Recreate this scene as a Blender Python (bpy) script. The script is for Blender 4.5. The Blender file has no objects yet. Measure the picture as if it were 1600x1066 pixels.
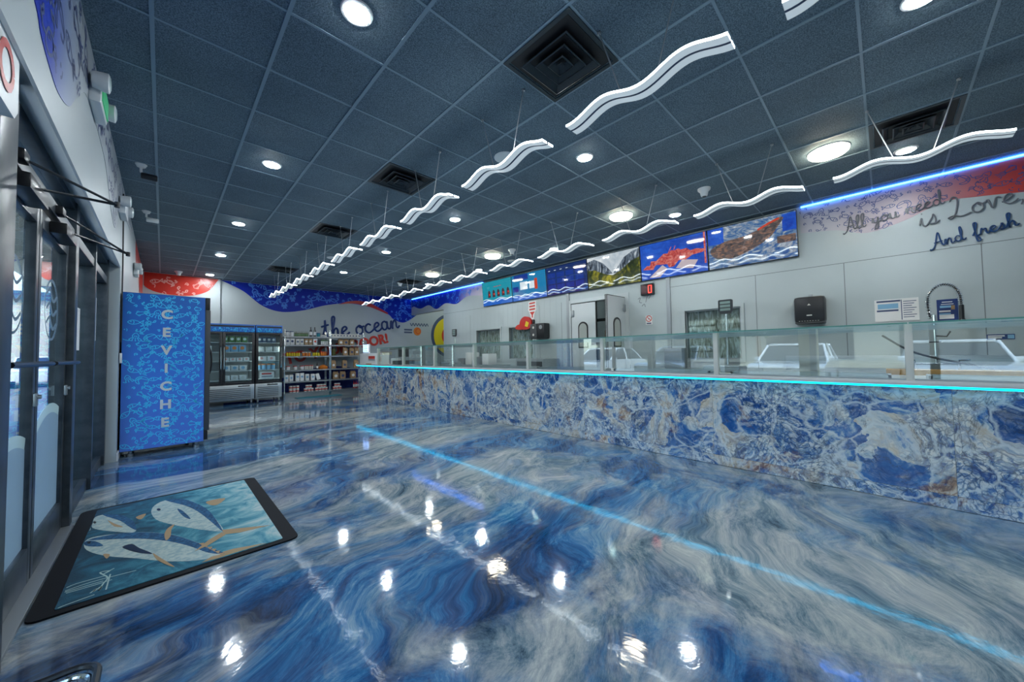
import bpy, bmesh, math, random
from mathutils import Vector, Matrix
random.seed(7)
scene = bpy.context.scene
COL = scene.collection

# ------------------------------------------------------------------ camera, world, exposure
EYE = 1.2                       # lens height above the floor
CEIL = 3.329
F_PX, YAW, PITCH, ROLL = 563.52, 0.7691, 0.0341, -0.0144
_cy, _sy, _cp, _sp, _cr, _sr = math.cos(YAW), math.sin(YAW), math.cos(PITCH), math.sin(PITCH), math.cos(ROLL), math.sin(ROLL)
_fw = Vector((_sy, _cy, 0)); _rt = Vector((_cy, -_sy, 0)); _up = Vector((0, 0, 1))
FWD = _fw*_cp + _up*_sp; UPV = _up*_cp - _fw*_sp
RIGHT = _rt*_cr + UPV*_sr; UPV = UPV*_cr - _rt*_sr
cam_d = bpy.data.cameras.new('camera'); cam = bpy.data.objects.new('camera', cam_d); COL.objects.link(cam)
cam_d.sensor_fit = 'HORIZONTAL'; cam_d.sensor_width = 36; cam_d.lens = 36*F_PX/1600
cam_d.clip_start = 0.02; cam_d.clip_end = 300
M = Matrix.Identity(4)
for i in range(3):
    M[i][0] = RIGHT[i]; M[i][1] = UPV[i]; M[i][2] = -FWD[i]
M[2][3] = EYE
cam.matrix_world = M
scene.camera = cam

def at(x, y, axis, val):
    """the point of the plane axis=val that the photograph shows at (x, y)"""
    d = FWD + RIGHT*((x-800)/F_PX) - UPV*((y-533)/F_PX)
    k = (val - (EYE if axis == 2 else 0))/d[axis]
    return Vector((d.x*k, d.y*k, d.z*k+EYE))

world = bpy.data.worlds.new('sky'); scene.world = world; world.use_nodes = True
wn = world.node_tree.nodes; wl = world.node_tree.links
sky = wn.new('ShaderNodeTexSky'); sky.sky_type = 'NISHITA'; sky.sun_disc = False
sky.sun_elevation = math.radians(52); sky.sun_rotation = math.radians(120); sky.dust_density = 1.5
wl.new(sky.outputs[0], wn['Background'].inputs[0]); wn['Background'].inputs[1].default_value = 0.30

sun_d = bpy.data.lights.new('sun', 'SUN'); sun_d.energy = 2.6; sun_d.angle = 0.01; sun_d.color = (1, .97, .92)
sun = bpy.data.objects.new('sun', sun_d); COL.objects.link(sun)
sun.rotation_euler = (math.radians(28), math.radians(24), 0); sun.location = (6, -8, 14)

vs = scene.view_settings
scene.display_settings.display_device = 'sRGB'
vs.view_transform = 'Standard'; vs.look = 'None'; vs.gamma = 1; vs.use_curve_mapping = False
vs.exposure = 1.68
cy = scene.cycles
cy.use_denoising = True; cy.max_bounces = 10; cy.diffuse_bounces = 5; cy.glossy_bounces = 5
cy.transparent_max_bounces = 24; cy.transmission_bounces = 8; cy.sample_clamp_indirect = 6; cy.caustics_reflective = False; cy.caustics_refractive = False
LAMP_TINT = (0.80, 0.93, 1.0)
PENDANT_E, DOWN_E, DISC_E = 6.0, 120.0, 12.0

# ------------------------------------------------------------------ materials
def new_mat(name):
    m = bpy.data.materials.new(name); m.use_nodes = True
    return m, m.node_tree.nodes, m.node_tree.links, m.node_tree.nodes['Principled BSDF']
def mat(name, col, rough=.5, metal=0, emit=None, es=1, spec=.5, coat=0):
    m, n, l, b = new_mat(name)
    b.inputs['Base Color'].default_value = (*col, 1); b.inputs['Roughness'].default_value = rough
    b.inputs['Metallic'].default_value = metal; b.inputs['Specular IOR Level'].default_value = spec
    b.inputs['Coat Weight'].default_value = coat; b.inputs['Coat Roughness'].default_value = .03
    if emit: b.inputs['Emission Color'].default_value = (*emit, 1); b.inputs['Emission Strength'].default_value = es
    return m
def ramp(n, stops, interp='LINEAR'):
    r = n.new('ShaderNodeValToRGB'); r.color_ramp.interpolation = interp
    e = r.color_ramp.elements
    while len(e) < len(stops): e.new(0.5)
    for k, (p, c) in enumerate(stops):
        e[k].position = p; e[k].color = (*c, 1) if len(c) == 3 else c
    return r
def noise(n, l, vec, scale, detail=4, rough=.55, dist=0, w=None):
    t = n.new('ShaderNodeTexNoise'); t.inputs['Scale'].default_value = scale; t.inputs['Detail'].default_value = detail
    t.inputs['Roughness'].default_value = rough; t.inputs['Distortion'].default_value = dist
    if w is not None:
        t.noise_dimensions = '4D'; l.new(w, t.inputs['W'])
    l.new(vec, t.inputs['Vector']); return t.outputs['Fac']
def coords(n, l, scale=(1, 1, 1), rot=(0, 0, 0)):
    c = n.new('ShaderNodeTexCoord'); mp = n.new('ShaderNodeMapping')
    mp.inputs['Scale'].default_value = scale; mp.inputs['Rotation'].default_value = rot
    l.new(c.outputs['Object'], mp.inputs['Vector']); return mp.outputs['Vector']
def mix(n, l, f, a, b, mode='MIX'):
    x = n.new('ShaderNodeMix'); x.data_type = 'RGBA'; x.blend_type = mode
    if isinstance(f, (int, float)): x.inputs[0].default_value = f
    else: l.new(f, x.inputs[0])
    for v, k in ((a, 6), (b, 7)):
        if isinstance(v, tuple): x.inputs[k].default_value = (*v, 1)
        else: l.new(v, x.inputs[k])
    return x.outputs[2]
def bump(n, l, b, h, strength, dist=.01):
    k = n.new('ShaderNodeBump'); k.inputs['Strength'].default_value = strength; k.inputs['Distance'].default_value = dist
    l.new(h, k.inputs['Height']); l.new(k.outputs[0], b.inputs['Normal']); return k
def speckled(name, c1, c2, scale=200, rough=.6, bmp=0, spec=.4, metal=0):
    m, n, l, b = new_mat(name); v = coords(n, l)
    f = noise(n, l, v, scale, 3); r = ramp(n, [(.38, c1), (.62, c2)]); l.new(f, r.inputs[0]); l.new(r.outputs[0], b.inputs['Base Color'])
    b.inputs['Roughness'].default_value = rough; b.inputs['Specular IOR Level'].default_value = spec; b.inputs['Metallic'].default_value = metal
    if bmp: bump(n, l, b, f, bmp, .004)
    return m

def floor_material():
    m, n, l, b = new_mat('marbled_epoxy')
    v = coords(n, l, (.8, 1.05, 1), (0, 0, -.5))
    warp = n.new('ShaderNodeTexNoise'); warp.inputs['Scale'].default_value = .8; warp.inputs['Detail'].default_value = 3; l.new(v, warp.inputs['Vector'])
    va = n.new('ShaderNodeVectorMath'); va.operation = 'MULTIPLY_ADD'; va.inputs[1].default_value = (1.25, 1.25, 0)
    l.new(warp.outputs['Color'], va.inputs[0]); l.new(v, va.inputs[2]); vv = va.outputs[0]
    st = n.new('ShaderNodeMapping'); st.inputs['Scale'].default_value = (.6, 1.5, 1); l.new(vv, st.inputs['Vector'])
    big = noise(n, l, vv, .62, 9, .66, .7)
    fine = noise(n, l, st.outputs[0], 1.7, 12, .78, .35)
    sil = noise(n, l, st.outputs[0], 2.6, 12, .80, .3)
    blue = ramp(n, [(.36, (.001, .010, .045)), (.46, (.004, .055, .18)), (.53, (.025, .15, .33)), (.60, (.18, .31, .42)), (.68, (.36, .43, .47))]); l.new(fine, blue.inputs[0])
    grey = ramp(n, [(.34, (.02, .045, .07)), (.44, (.13, .19, .23)), (.52, (.30, .33, .335)), (.60, (.44, .445, .42)), (.7, (.56, .57, .55))]); l.new(sil, grey.inputs[0])
    mk = ramp(n, [(.43, (.10, .10, .10)), (.485, (.55, .55, .55)), (.55, (1, 1, 1))]); l.new(big, mk.inputs[0])
    c = mix(n, l, mk.outputs[0], blue.outputs[0], grey.outputs[0])
    l.new(c, b.inputs['Base Color'])
    b.inputs['Roughness'].default_value = .06; b.inputs['IOR'].default_value = 1.6
    h = noise(n, l, coords(n, l), 5.5, 4, .6, .6)
    bump(n, l, b, h, .085, .012)
    return m

def marble_material():
    m, n, l, b = new_mat('blue_marble')
    v = coords(n, l)
    oi = n.new('ShaderNodeObjectInfo'); mu = n.new('ShaderNodeMath'); mu.operation = 'MULTIPLY'; mu.inputs[1].default_value = 1.2; l.new(oi.outputs['Random'], mu.inputs[0])
    w = mu.outputs[0]
    warp = n.new('ShaderNodeTexNoise'); warp.inputs['Scale'].default_value = 2.2; warp.inputs['Detail'].default_value = 6; l.new(v, warp.inputs['Vector'])
    va = n.new('ShaderNodeVectorMath'); va.operation = 'MULTIPLY_ADD'; va.inputs[1].default_value = (.42, .42, .42)
    l.new(warp.outputs['Color'], va.inputs[0]); l.new(v, va.inputs[2]); vv = va.outputs[0]
    cell = n.new('ShaderNodeTexVoronoi'); cell.inputs['Scale'].default_value = 3.4; l.new(vv, cell.inputs['Vector'])
    sp = n.new('ShaderNodeSeparateColor'); l.new(cell.outputs['Color'], sp.inputs[0])
    nb = noise(n, l, vv, 1.4, 8, .62, .9, w)
    mm2 = n.new('ShaderNodeMapRange'); mm2.inputs[1].default_value = 0; mm2.inputs[2].default_value = 1; mm2.inputs[3].default_value = -.10; mm2.inputs[4].default_value = .10; l.new(sp.outputs[0], mm2.inputs[0])
    ad = n.new('ShaderNodeMath'); ad.operation = 'ADD'; l.new(nb, ad.inputs[0]); l.new(mm2.outputs[0], ad.inputs[1]); base = ad.outputs[0]
    r = ramp(n, [(.33, (.006, .025, .09)), (.40, (.01, .075, .27)), (.45, (.03, .15, .40)), (.468, (.30, .41, .50)), (.50, (.62, .63, .60)), (.545, (.58, .48, .35)), (.59, (.64, .64, .61)), (.63, (.06, .16, .36)), (.70, (.012, .06, .22)), (.80, (.30, .32, .30))])
    l.new(base, r.inputs[0])
    gr = noise(n, l, vv, 15, 6, .72, .6, w)
    rg = ramp(n, [(.42, (.012, .07, .26)), (.49, (.2, .31, .44)), (.56, (.74, .74, .70))]); l.new(gr, rg.inputs[0])
    gm = noise(n, l, vv, 2.3, 5, .6, .6, w); rgm = ramp(n, [(.42, (.12, .12, .12)), (.56, (.8, .8, .8))]); l.new(gm, rgm.inputs[0])
    vs_ = n.new('ShaderNodeTexVoronoi'); vs_.feature = 'DISTANCE_TO_EDGE'; vs_.inputs['Scale'].default_value = 19; l.new(vv, vs_.inputs['Vector'])
    rvs = ramp(n, [(0, (.16, .22, .34)), (.04, (.5, .55, .6)), (.1, (1, 1, 1))]); l.new(vs_.outputs['Distance'], rvs.inputs[0])
    grn = mix(n, l, 1.0, rg.outputs[0], rvs.outputs[0], 'MULTIPLY')
    c = mix(n, l, rgm.outputs[0], r.outputs[0], grn)
    vo = n.new('ShaderNodeTexVoronoi'); vo.feature = 'DISTANCE_TO_EDGE'; vo.inputs['Scale'].default_value = 3.2; l.new(vv, vo.inputs['Vector'])
    rv = ramp(n, [(0, (.75, .75, .75)), (.02, (.5, .5, .5)), (.045, (0, 0, 0))]); l.new(vo.outputs['Distance'], rv.inputs[0])
    c = mix(n, l, rv.outputs[0], c, (.62, .66, .66))
    vn = noise(n, l, vv, 2.6, 8, .6, 1.6, w)
    rn = ramp(n, [(.488, (0, 0, 0)), (.498, (.6, .6, .6)), (.502, (.6, .6, .6)), (.512, (0, 0, 0))]); l.new(vn, rn.inputs[0])
    c = mix(n, l, rn.outputs[0], c, (.03, .045, .07))
    ru = noise(n, l, v, 1.1, 6, .65, 1.2, w); rr = ramp(n, [(.56, (0, 0, 0)), (.62, (.85, .85, .85))]); l.new(ru, rr.inputs[0])
    rg2 = ramp(n, [(.40, (.10, .03, .012)), (.5, (.38, .2, .1)), (.58, (.6, .5, .38))]); l.new(gr, rg2.inputs[0]); c = mix(n, l, rr.outputs[0], c, rg2.outputs[0])
    l.new(c, b.inputs['Base Color']); b.inputs['Roughness'].default_value = .1; b.inputs['Coat Weight'].default_value = .3
    return m

def thin_glass(name, tint=(.93, .98, .97), ior=1.5, rough=0.0):
    m = bpy.data.materials.new(name); m.use_nodes = True; n = m.node_tree.nodes; l = m.node_tree.links
    n.remove(n['Principled BSDF']); out = n['Material Output']
    t = n.new('ShaderNodeBsdfTransparent'); t.inputs[0].default_value = (*tint, 1)
    g = n.new('ShaderNodeBsdfGlossy'); g.inputs['Roughness'].default_value = rough; g.inputs['Color'].default_value = (.95, 1, 1, 1)
    fr = n.new('ShaderNodeFresnel'); ge = n.new('ShaderNodeNewGeometry'); mr = n.new('ShaderNodeMapRange')
    mr.inputs[3].default_value = ior; mr.inputs[4].default_value = 1/ior; l.new(ge.outputs['Backfacing'], mr.inputs[0]); l.new(mr.outputs[0], fr.inputs[0])   # same sheen from both faces
    mx = n.new('ShaderNodeMixShader'); l.new(fr.outputs[0], mx.inputs[0]); l.new(t.outputs[0], mx.inputs[1]); l.new(g.outputs[0], mx.inputs[2])
    l.new(mx.outputs[0], out.inputs[0]); return m

def frosted(name, col, alpha):
    m, n, l, b = new_mat(name); b.inputs['Base Color'].default_value = (*col, 1); b.inputs['Roughness'].default_value = .4; b.inputs['Alpha'].default_value = alpha
    return m

def ceiling_tile():
    m, n, l, b = new_mat('black_mineral_tile'); v = coords(n, l)
    f = noise(n, l, v, 130, 3, .6); r = ramp(n, [(.36, (.065, .105, .135)), (.5, (.145, .21, .26)), (.66, (.23, .315, .375))]); l.new(f, r.inputs[0])
    g = noise(n, l, v, 1.1, 4, .6); r2 = ramp(n, [(.35, (.72, .74, .76)), (.65, (1, 1, 1))]); l.new(g, r2.inputs[0])
    l.new(mix(n, l, 1.0, r.outputs[0], r2.outputs[0], 'MULTIPLY'), b.inputs['Base Color'])
    b.inputs['Roughness'].default_value = .75; bump(n, l, b, f, .5, .004); return m

def wall_paint(name, col, rough=.45):
    m, n, l, b = new_mat(name); v = coords(n, l); f = noise(n, l, v, 1.3, 3)
    r = ramp(n, [(.35, tuple(c*.95 for c in col)), (.65, col)]); l.new(f, r.inputs[0]); l.new(r.outputs[0], b.inputs['Base Color'])
    b.inputs['Roughness'].default_value = rough; bump(n, l, b, noise(n, l, v, 90, 2), .05, .002); return m

def gradient_mat(name, axis, p0, p1, stops, rough=.35):
    """paint whose colour runs along one axis of the room"""
    m, n, l, b = new_mat(name); c = n.new('ShaderNodeTexCoord'); s = n.new('ShaderNodeSeparateXYZ'); l.new(c.outputs['Object'], s.inputs[0])
    mr = n.new('ShaderNodeMapRange'); mr.inputs[1].default_value = p0; mr.inputs[2].default_value = p1; l.new(s.outputs[axis], mr.inputs[0])
    r = ramp(n, stops); l.new(mr.outputs[0], r.inputs[0]); l.new(r.outputs[0], b.inputs['Base Color']); b.inputs['Roughness'].default_value = rough
    return m

def steel_material():
    m, n, l, b = new_mat('brushed_steel'); v = coords(n, l, (1, 1, 60)); f = noise(n, l, v, 6, 3)
    r = ramp(n, [(.3, (.42, .46, .48)), (.7, (.58, .62, .64))]); l.new(f, r.inputs[0]); l.new(r.outputs[0], b.inputs['Base Color'])
    b.inputs['Metallic'].default_value = 1; b.inputs['Roughness'].default_value = .3; return m

def screen_noise(name, stops, scale, dist, es, vecscale=(1, 1, 1)):
    m, n, l, b = new_mat(name); v = coords(n, l, vecscale); f = noise(n, l, v, scale, 7, .65, dist); r = ramp(n, stops); l.new(f, r.inputs[0])
    b.inputs['Base Color'].default_value = (.01, .01, .01, 1); b.inputs['Roughness'].default_value = .04; b.inputs['Specular IOR Level'].default_value = .9
    l.new(r.outputs[0], b.inputs['Emission Color']); b.inputs['Emission Strength'].default_value = es; return m
SCR = .30
def scr(name, col, k=1.0): return mat(name, (.01, .01, .012), .04, emit=col, es=SCR*k, spec=.9)

MT = dict(
    wall=wall_paint('pale_wall_paint', (.43, .485, .505)), panel=wall_paint('white_wall_panel', (.42, .485, .505), .3),
    seam=mat('dark_panel_seam', (.16, .18, .19), .7), doorgrey=mat('pale_grey_door', (.46, .51, .53), .35), trimwhite=mat('white_trim', (.72, .74, .74), .4),
    floor=floor_material(), marble=marble_material(), tile=ceiling_tile(), grid=mat('black_ceiling_grid', (.24, .33, .40), .4),
    alu=speckled('dark_bronze_aluminium', (.03, .042, .055), (.055, .068, .08), 12, .34, 0, .5, .25), black=mat('black_plastic', (.012, .013, .016), .3),
    blackm=mat('matt_black', (.01, .01, .012), .6), darkgrey=mat('dark_grey_plastic', (.05, .055, .06), .4),
    steel=steel_material(), chrome=mat('chrome', (.75, .8, .82), .12, 1), greym=mat('grey_metal', (.33, .36, .38), .35, .7),
    glass=thin_glass('clear_guard_glass', (.96, .985, .98), 1.9), sglass=thin_glass('storefront_glass', (.86, .93, .95), 1.5),
    gedge=mat('green_glass_edge', (.10, .28, .25), .15), shelfglass=thin_glass('top_shelf_glass', (.80, .94, .92), 1.6),
    white=mat('white_plastic', (.72, .74, .75), .35), offwhite=mat('off_white', (.6, .6, .56), .5), counter=mat('white_countertop', (.62, .61, .6), .18),
    cyan=mat('cyan_led_strip', (0, .3, .35), .4, emit=(.0, .5, .9), es=1.8), blueled=mat('blue_led_strip', (.02, .1, .4), .4, emit=(.05, .24, 1.0), es=4.5),
    pend=mat('pendant_diffuser', (.42, .5, .54), .4, emit=LAMP_TINT, es=PENDANT_E*.022), pendedge=mat('pendant_bright_edge', (.8, .9, 1), .4, emit=LAMP_TINT, es=PENDANT_E),
    down=mat('downlight_glow', (1, 1, 1), .4, emit=(.9, .97, 1), es=DOWN_E), disc=mat('warm_disc_glow', (1, .95, .8), .4, emit=(1, .90, .66), es=DISC_E),
    cable=mat('steel_cable', (.5, .52, .54), .3, .8), red=mat('red', (.5, .02, .015), .35), redp=mat('red_paint', (.55, .035, .02), .4),
    navy=mat('navy_paint', (.008, .035, .16), .4), orange=mat('orange', (.65, .2, .03), .4), yellow=mat('yellow', (.75, .6, .02), .4),
    purple=mat('purple', (.1, .03, .22), .4), slate=mat('slate_blue', (.06, .09, .16), .5), kraft=speckled('kraft_paper', (.30, .19, .10), (.40, .27, .16), 30, .8),
    paper=mat('paper', (.72, .73, .73), .6), ink=mat('printed_ink', (.04, .07, .16), .6), wood=speckled('golden_board', (.42, .24, .07), (.5, .3, .1), 14, .5),
    green=mat('green_label', (.08, .2, .05), .4), olive=mat('olive_glass', (.09, .1, .03), .15), teal=mat('teal', (.02, .22, .28), .4), lblue=mat('light_blue_print', (.2, .42, .62), .5),
    concrete=speckled('concrete_paving', (.40, .41, .40), (.48, .48, .46), 9, .8), asphalt=speckled('asphalt', (.10, .11, .12), (.15, .155, .16), 60, .9),
    carwhite=mat('white_car_paint', (.8, .82, .84), .15, coat=.8), carglass=mat('car_glass', (.02, .03, .04), .05), rubber=mat('tyre_rubber', (.015, .015, .016), .7),
    stucco=speckled('cream_stucco', (.58, .52, .40), (.66, .6, .48), 20, .85), ycol=mat('yellow_stucco', (.7, .52, .2), .8), plant=speckled('leaf_green', (.02, .07, .02), (.06, .14, .04), 25, .7),
    fridgeblue=gradient_mat('fridge_blue_wrap', 2, 0, 2, [(0, (.09, .21, .68)), (.55, (.045, .19, .68)), (1, (.012, .14, .54))], .3), fridgeline=mat('cyan_line_print', (.06, .66, .98), .4),
    muralblue=mat('mural_blue', (.002, .022, .40), .5, spec=.25), muralline=mat('mural_line_print', (.06, .26, .80), .5), muralred=mat('mural_red', (.52, .02, .008), .32),
    redline=mat('pink_line_print', (.7, .33, .3), .4), navyline=mat('navy_line_print', (.05, .08, .22), .4),
    neon=mat('unlit_neon_grey', (.13, .14, .16), .35), neonblue=mat('unlit_neon_navy', (.01, .05, .16), .35),
    frost=frosted('frosted_film', (.35, .5, .62), .7), frost2=frosted('pale_frosted_film', (.6, .78, .78), .75), ledred=mat('red_led_digit', (.1, 0, 0), .4, emit=(1, .03, .02), es=2),
    ledblue=mat('blue_lightbox', (.1, .2, .4), .3, emit=(.25, .45, 1.0), es=1.3), exitgreen=mat('exit_green', (.02, .3, .12), .3, emit=(.1, .8, .35), es=.07),
    plastic=frosted('wrinkled_plastic', (.45, .46, .38), .9), coolerlight=mat('cooler_tube', (1, 1, 1), .4, emit=(.9, 1, .95), es=5), matfoam=mat('mat_rubber', (.004, .005, .008), .7, spec=.2), vent=mat('black_vent_metal', (.022, .032, .04), .3),
)

# ------------------------------------------------------------------ mesh helpers
class MB:
    def __init__(s): s.v = []; s.f = []; s.m = []; s.sm = []
    def add(s, vs, fs, mi=0, smooth=False):
        b = len(s.v); s.v += [tuple(p) for p in vs]
        for f in fs: s.f.append([b+i for i in f]); s.m.append(mi); s.sm.append(smooth)
        return s
    def box(s, x0, x1, y0, y1, z0, z1, mi=0, b=0.0):
        x0, x1 = sorted((x0, x1)); y0, y1 = sorted((y0, y1)); z0, z1 = sorted((z0, z1))
        if b <= 0:
            return s.add([(x0, y0, z0), (x1, y0, z0), (x1, y1, z0), (x0, y1, z0), (x0, y0, z1), (x1, y0, z1), (x1, y1, z1), (x0, y1, z1)],
                  [(0, 3, 2, 1), (4, 5, 6, 7), (0, 1, 5, 4), (1, 2, 6, 5), (2, 3, 7, 6), (3, 0, 4, 7)], mi)
        bm = bmesh.new(); bmesh.ops.create_cube(bm, size=1)
        for q in bm.verts: q.co = Vector(((x0+x1)/2+q.co.x*(x1-x0), (y0+y1)/2+q.co.y*(y1-y0), (z0+z1)/2+q.co.z*(z1-z0)))
        bmesh.ops.bevel(bm, geom=bm.edges[:], offset=min(b, .45*min(x1-x0, y1-y0, z1-z0)), segments=2, affect='EDGES', profile=.6)
        bm.verts.index_update(); s.add([q.co.copy() for q in bm.verts], [[q.index for q in f.verts] for f in bm.faces], mi, True); bm.free(); return s
    def lathe(s, o, prof, mi=0, n=16, axis=2, smooth=True):
        """prof: (radius, height) pairs along the axis from the point o"""
        vs = []; fs = []
        for (r, h) in prof:
            for k in range(n):
                a = 2*math.pi*k/n; c = [r*math.cos(a), r*math.sin(a), h]
                c = {2: c, 0: [c[2], c[0], c[1]], 1: [c[1], c[2], c[0]]}[axis]
                vs.append((o[0]+c[0], o[1]+c[1], o[2]+c[2]))
        for j in range(len(prof)-1):
            for k in range(n): fs.append((j*n+k, j*n+(k+1) % n, (j+1)*n+(k+1) % n, (j+1)*n+k))
        fs.append(tuple(range(n))[::-1]); fs.append(tuple((len(prof)-1)*n+k for k in range(n)))
        return s.add(vs, fs, mi, smooth)
    def tube(s, pts, r, mi=0, n=8, closed=False):
        pts = [Vector(p) for p in pts]; N = len(pts); vs = []; fs = []; prev = None
        for i, p in enumerate(pts):
            a = pts[(i-1) % N] if closed or i > 0 else p; c = pts[(i+1) % N] if closed or i < N-1 else p
            t = (c-a); t = t.normalized() if t.length > 1e-9 else Vector((0, 0, 1))
            if prev is None: u = t.cross(Vector((0, 0, 1)) if abs(t.z) < .9 else Vector((1, 0, 0))).normalized()
            else: u = (prev - t*prev.dot(t)); u = u.normalized() if u.length > 1e-6 else t.orthogonal().normalized()
            prev = u; w = t.cross(u)
            for k in range(n):
                an = 2*math.pi*k/n; vs.append(p+u*(r*math.cos(an))+w*(r*math.sin(an)))
        for i in range(N if closed else N-1):
            j = (i+1) % N
            for k in range(n): fs.append((i*n+k, i*n+(k+1) % n, j*n+(k+1) % n, j*n+k))
        if not closed: fs.append(tuple(range(n))[::-1]); fs.append(tuple((N-1)*n+k for k in range(n)))
        return s.add(vs, fs, mi, True)
    def prism(s, pl, poly, h0, h1, mi=0, smooth=False):
        """an outline in plane pl, raised from height h0 to h1 above it"""
        n = len(poly); vs = [pl(a, b, h0) for a, b in poly]+[pl(a, b, h1) for a, b in poly]
        fs = [tuple(range(n))[::-1], tuple(range(n, 2*n))]+[(i, (i+1) % n, n+(i+1) % n, n+i) for i in range(n)]
        return s.add(vs, fs, mi, smooth)
    def ribbon(s, pl, pts, w, h=.002, mi=0):
        P = [Vector((a, b)) for a, b in pts]; vs = []; N = len(P)
        for i in range(N):
            t = P[min(i+1, N-1)]-P[max(i-1, 0)]; t = t.normalized() if t.length > 1e-9 else Vector((1, 0)); nn = Vector((-t.y, t.x))*(w/2)
            vs += [pl(*(P[i]+nn), h), pl(*(P[i]-nn), h)]
        return s.add(vs, [(2*i, 2*i+1, 2*i+3, 2*i+2) for i in range(N-1)], mi)
    def build(s, name, mats, parent=None, loc=None):
        me = bpy.data.meshes.new(name); me.from_pydata(s.v, [], s.f)
        for m in (mats if isinstance(mats, (list, tuple)) else [mats]): me.materials.append(MT[m] if isinstance(m, str) else m)
        me.polygons.foreach_set('material_index', s.m); me.polygons.foreach_set('use_smooth', s.sm); me.update()
        bm = bmesh.new(); bm.from_mesh(me); bmesh.ops.recalc_face_normals(bm, faces=bm.faces[:]); bm.to_mesh(me); bm.free()
        if any(s.sm):
            try: me.set_sharp_from_angle(angle=math.radians(40))
            except Exception: pass
        o = bpy.data.objects.new(name, me); COL.objects.link(o)
        if parent is not None: o.parent = parent
        if loc is not None: o.location = loc
        return o
class Plane:
    def __init__(s, o, u, v, n): s.o, s.u, s.v, s.n = Vector(o), Vector(u), Vector(v), Vector(n)
    def __call__(s, a, b, h=0): return s.o+s.u*a+s.v*b+s.n*h
RW = Plane((6.83, 0, 0), (0, 1, 0), (0, 0, 1), (-1, 0, 0))      # right wall: a = Y, b = Z
BW = Plane((0, 12.58, 0), (1, 0, 0), (0, 0, 1), (0, -1, 0))     # back wall: a = X, b = Z
LW = Plane((-.38, 0, 0), (0, 1, 0), (0, 0, 1), (1, 0, 0))       # wall over the storefront: a = Y, b = Z

def tag(o, label=None, cat=None, group=None, kind=None):
    if label: o['label'] = label
    if cat: o['category'] = cat
    if group: o['group'] = group
    if kind: o['kind'] = kind
    return o
def thing(name, label, cat, loc=(0, 0, 0), rz=0, group=None):
    o = bpy.data.objects.new(name, None); COL.objects.link(o); o.location = loc; o.rotation_euler = (0, 0, rz); o.empty_display_size = .1
    return tag(o, label, cat, group)
def struct(o): o['kind'] = 'structure'; return o
def dup(root, loc, rz=None, label=None, group=None):
    r = root.copy(); COL.objects.link(r); r.location = loc
    if rz is not None: r.rotation_euler = (0, 0, rz)
    tag(r, label, None, group)
    for ch in list(root.children):
        c = ch.copy(); COL.objects.link(c); c.parent = r
        for g in list(ch.children):
            d = g.copy(); COL.objects.link(d); d.parent = c
    return r
ORD = ['first', 'second', 'third', 'fourth', 'fifth', 'sixth', 'seventh', 'eighth', 'ninth', 'tenth', 'eleventh', 'twelfth']
def smooth_line(pts, sub=5, closed=False):
    P = [Vector(p) for p in pts]; N = len(P); out = []
    for i in range(N if closed else N-1):
        g = lambda k: P[k % N] if closed else P[max(0, min(N-1, k))]
        p0, p1, p2, p3 = g(i-1), g(i), g(i+1), g(i+2)
        for j in range(sub):
            t = j/sub; out.append(tuple(.5*((2*p1)+(p2-p0)*t+(2*p0-5*p1+4*p2-p3)*t*t+(3*p1-p0-3*p2+p3)*t**3)))
    out.append(tuple(P[0] if closed else P[-1])); return out
def inside(poly, x, y):
    c = False; n = len(poly)
    for i in range(n):
        (x1, y1), (x2, y2) = poly[i], poly[i-1]
        if (y1 > y) != (y2 > y) and x < (x2-x1)*(y-y1)/(y2-y1)+x1: c = not c
    return c
def circle(cx, cy_, r, n=14): return [(cx+r*math.cos(2*math.pi*k/n), cy_+r*math.sin(2*math.pi*k/n)) for k in range(n+1)]
def font_mesh(text, size, bold=.0, depth=.004, space=1.0):
    cu = bpy.data.curves.new('lettering', 'FONT'); cu.body = text; cu.size = size; cu.offset = bold; cu.extrude = depth/2; cu.space_character = space; cu.resolution_u = 4
    o = bpy.data.objects.new('lettering', cu); COL.objects.link(o)
    dg = bpy.context.evaluated_depsgraph_get(); me = bpy.data.meshes.new_from_object(o.evaluated_get(dg)); bpy.data.objects.remove(o); return me
def lettering(mb, pl, text, a, b, size, ang=0, mi=0, bold=0, depth=.004, h=.003, space=1, width=None, center=True, flip=False):
    me = font_mesh(text, size, bold, depth, space)
    xs = [q.co.x for q in me.vertices]; ys = [q.co.y for q in me.vertices]
    if not xs: return
    w = max(xs)-min(xs); k = (width/w) if width else 1; ca, sa = math.cos(ang), math.sin(ang)
    cx = (max(xs)+min(xs))/2 if center else min(xs); cyy = (max(ys)+min(ys))/2 if center else 0
    vs = []
    for q in me.vertices:
        x, y = (q.co.x-cx)*k*(-1 if flip else 1), q.co.y-cyy
        vs.append(pl(a+x*ca-y*sa*(1), b+x*sa+y*ca, h+q.co.z+depth/2))
    mb.add(vs, [list(p.vertices) for p in me.polygons], mi); bpy.data.meshes.remove(me)

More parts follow.
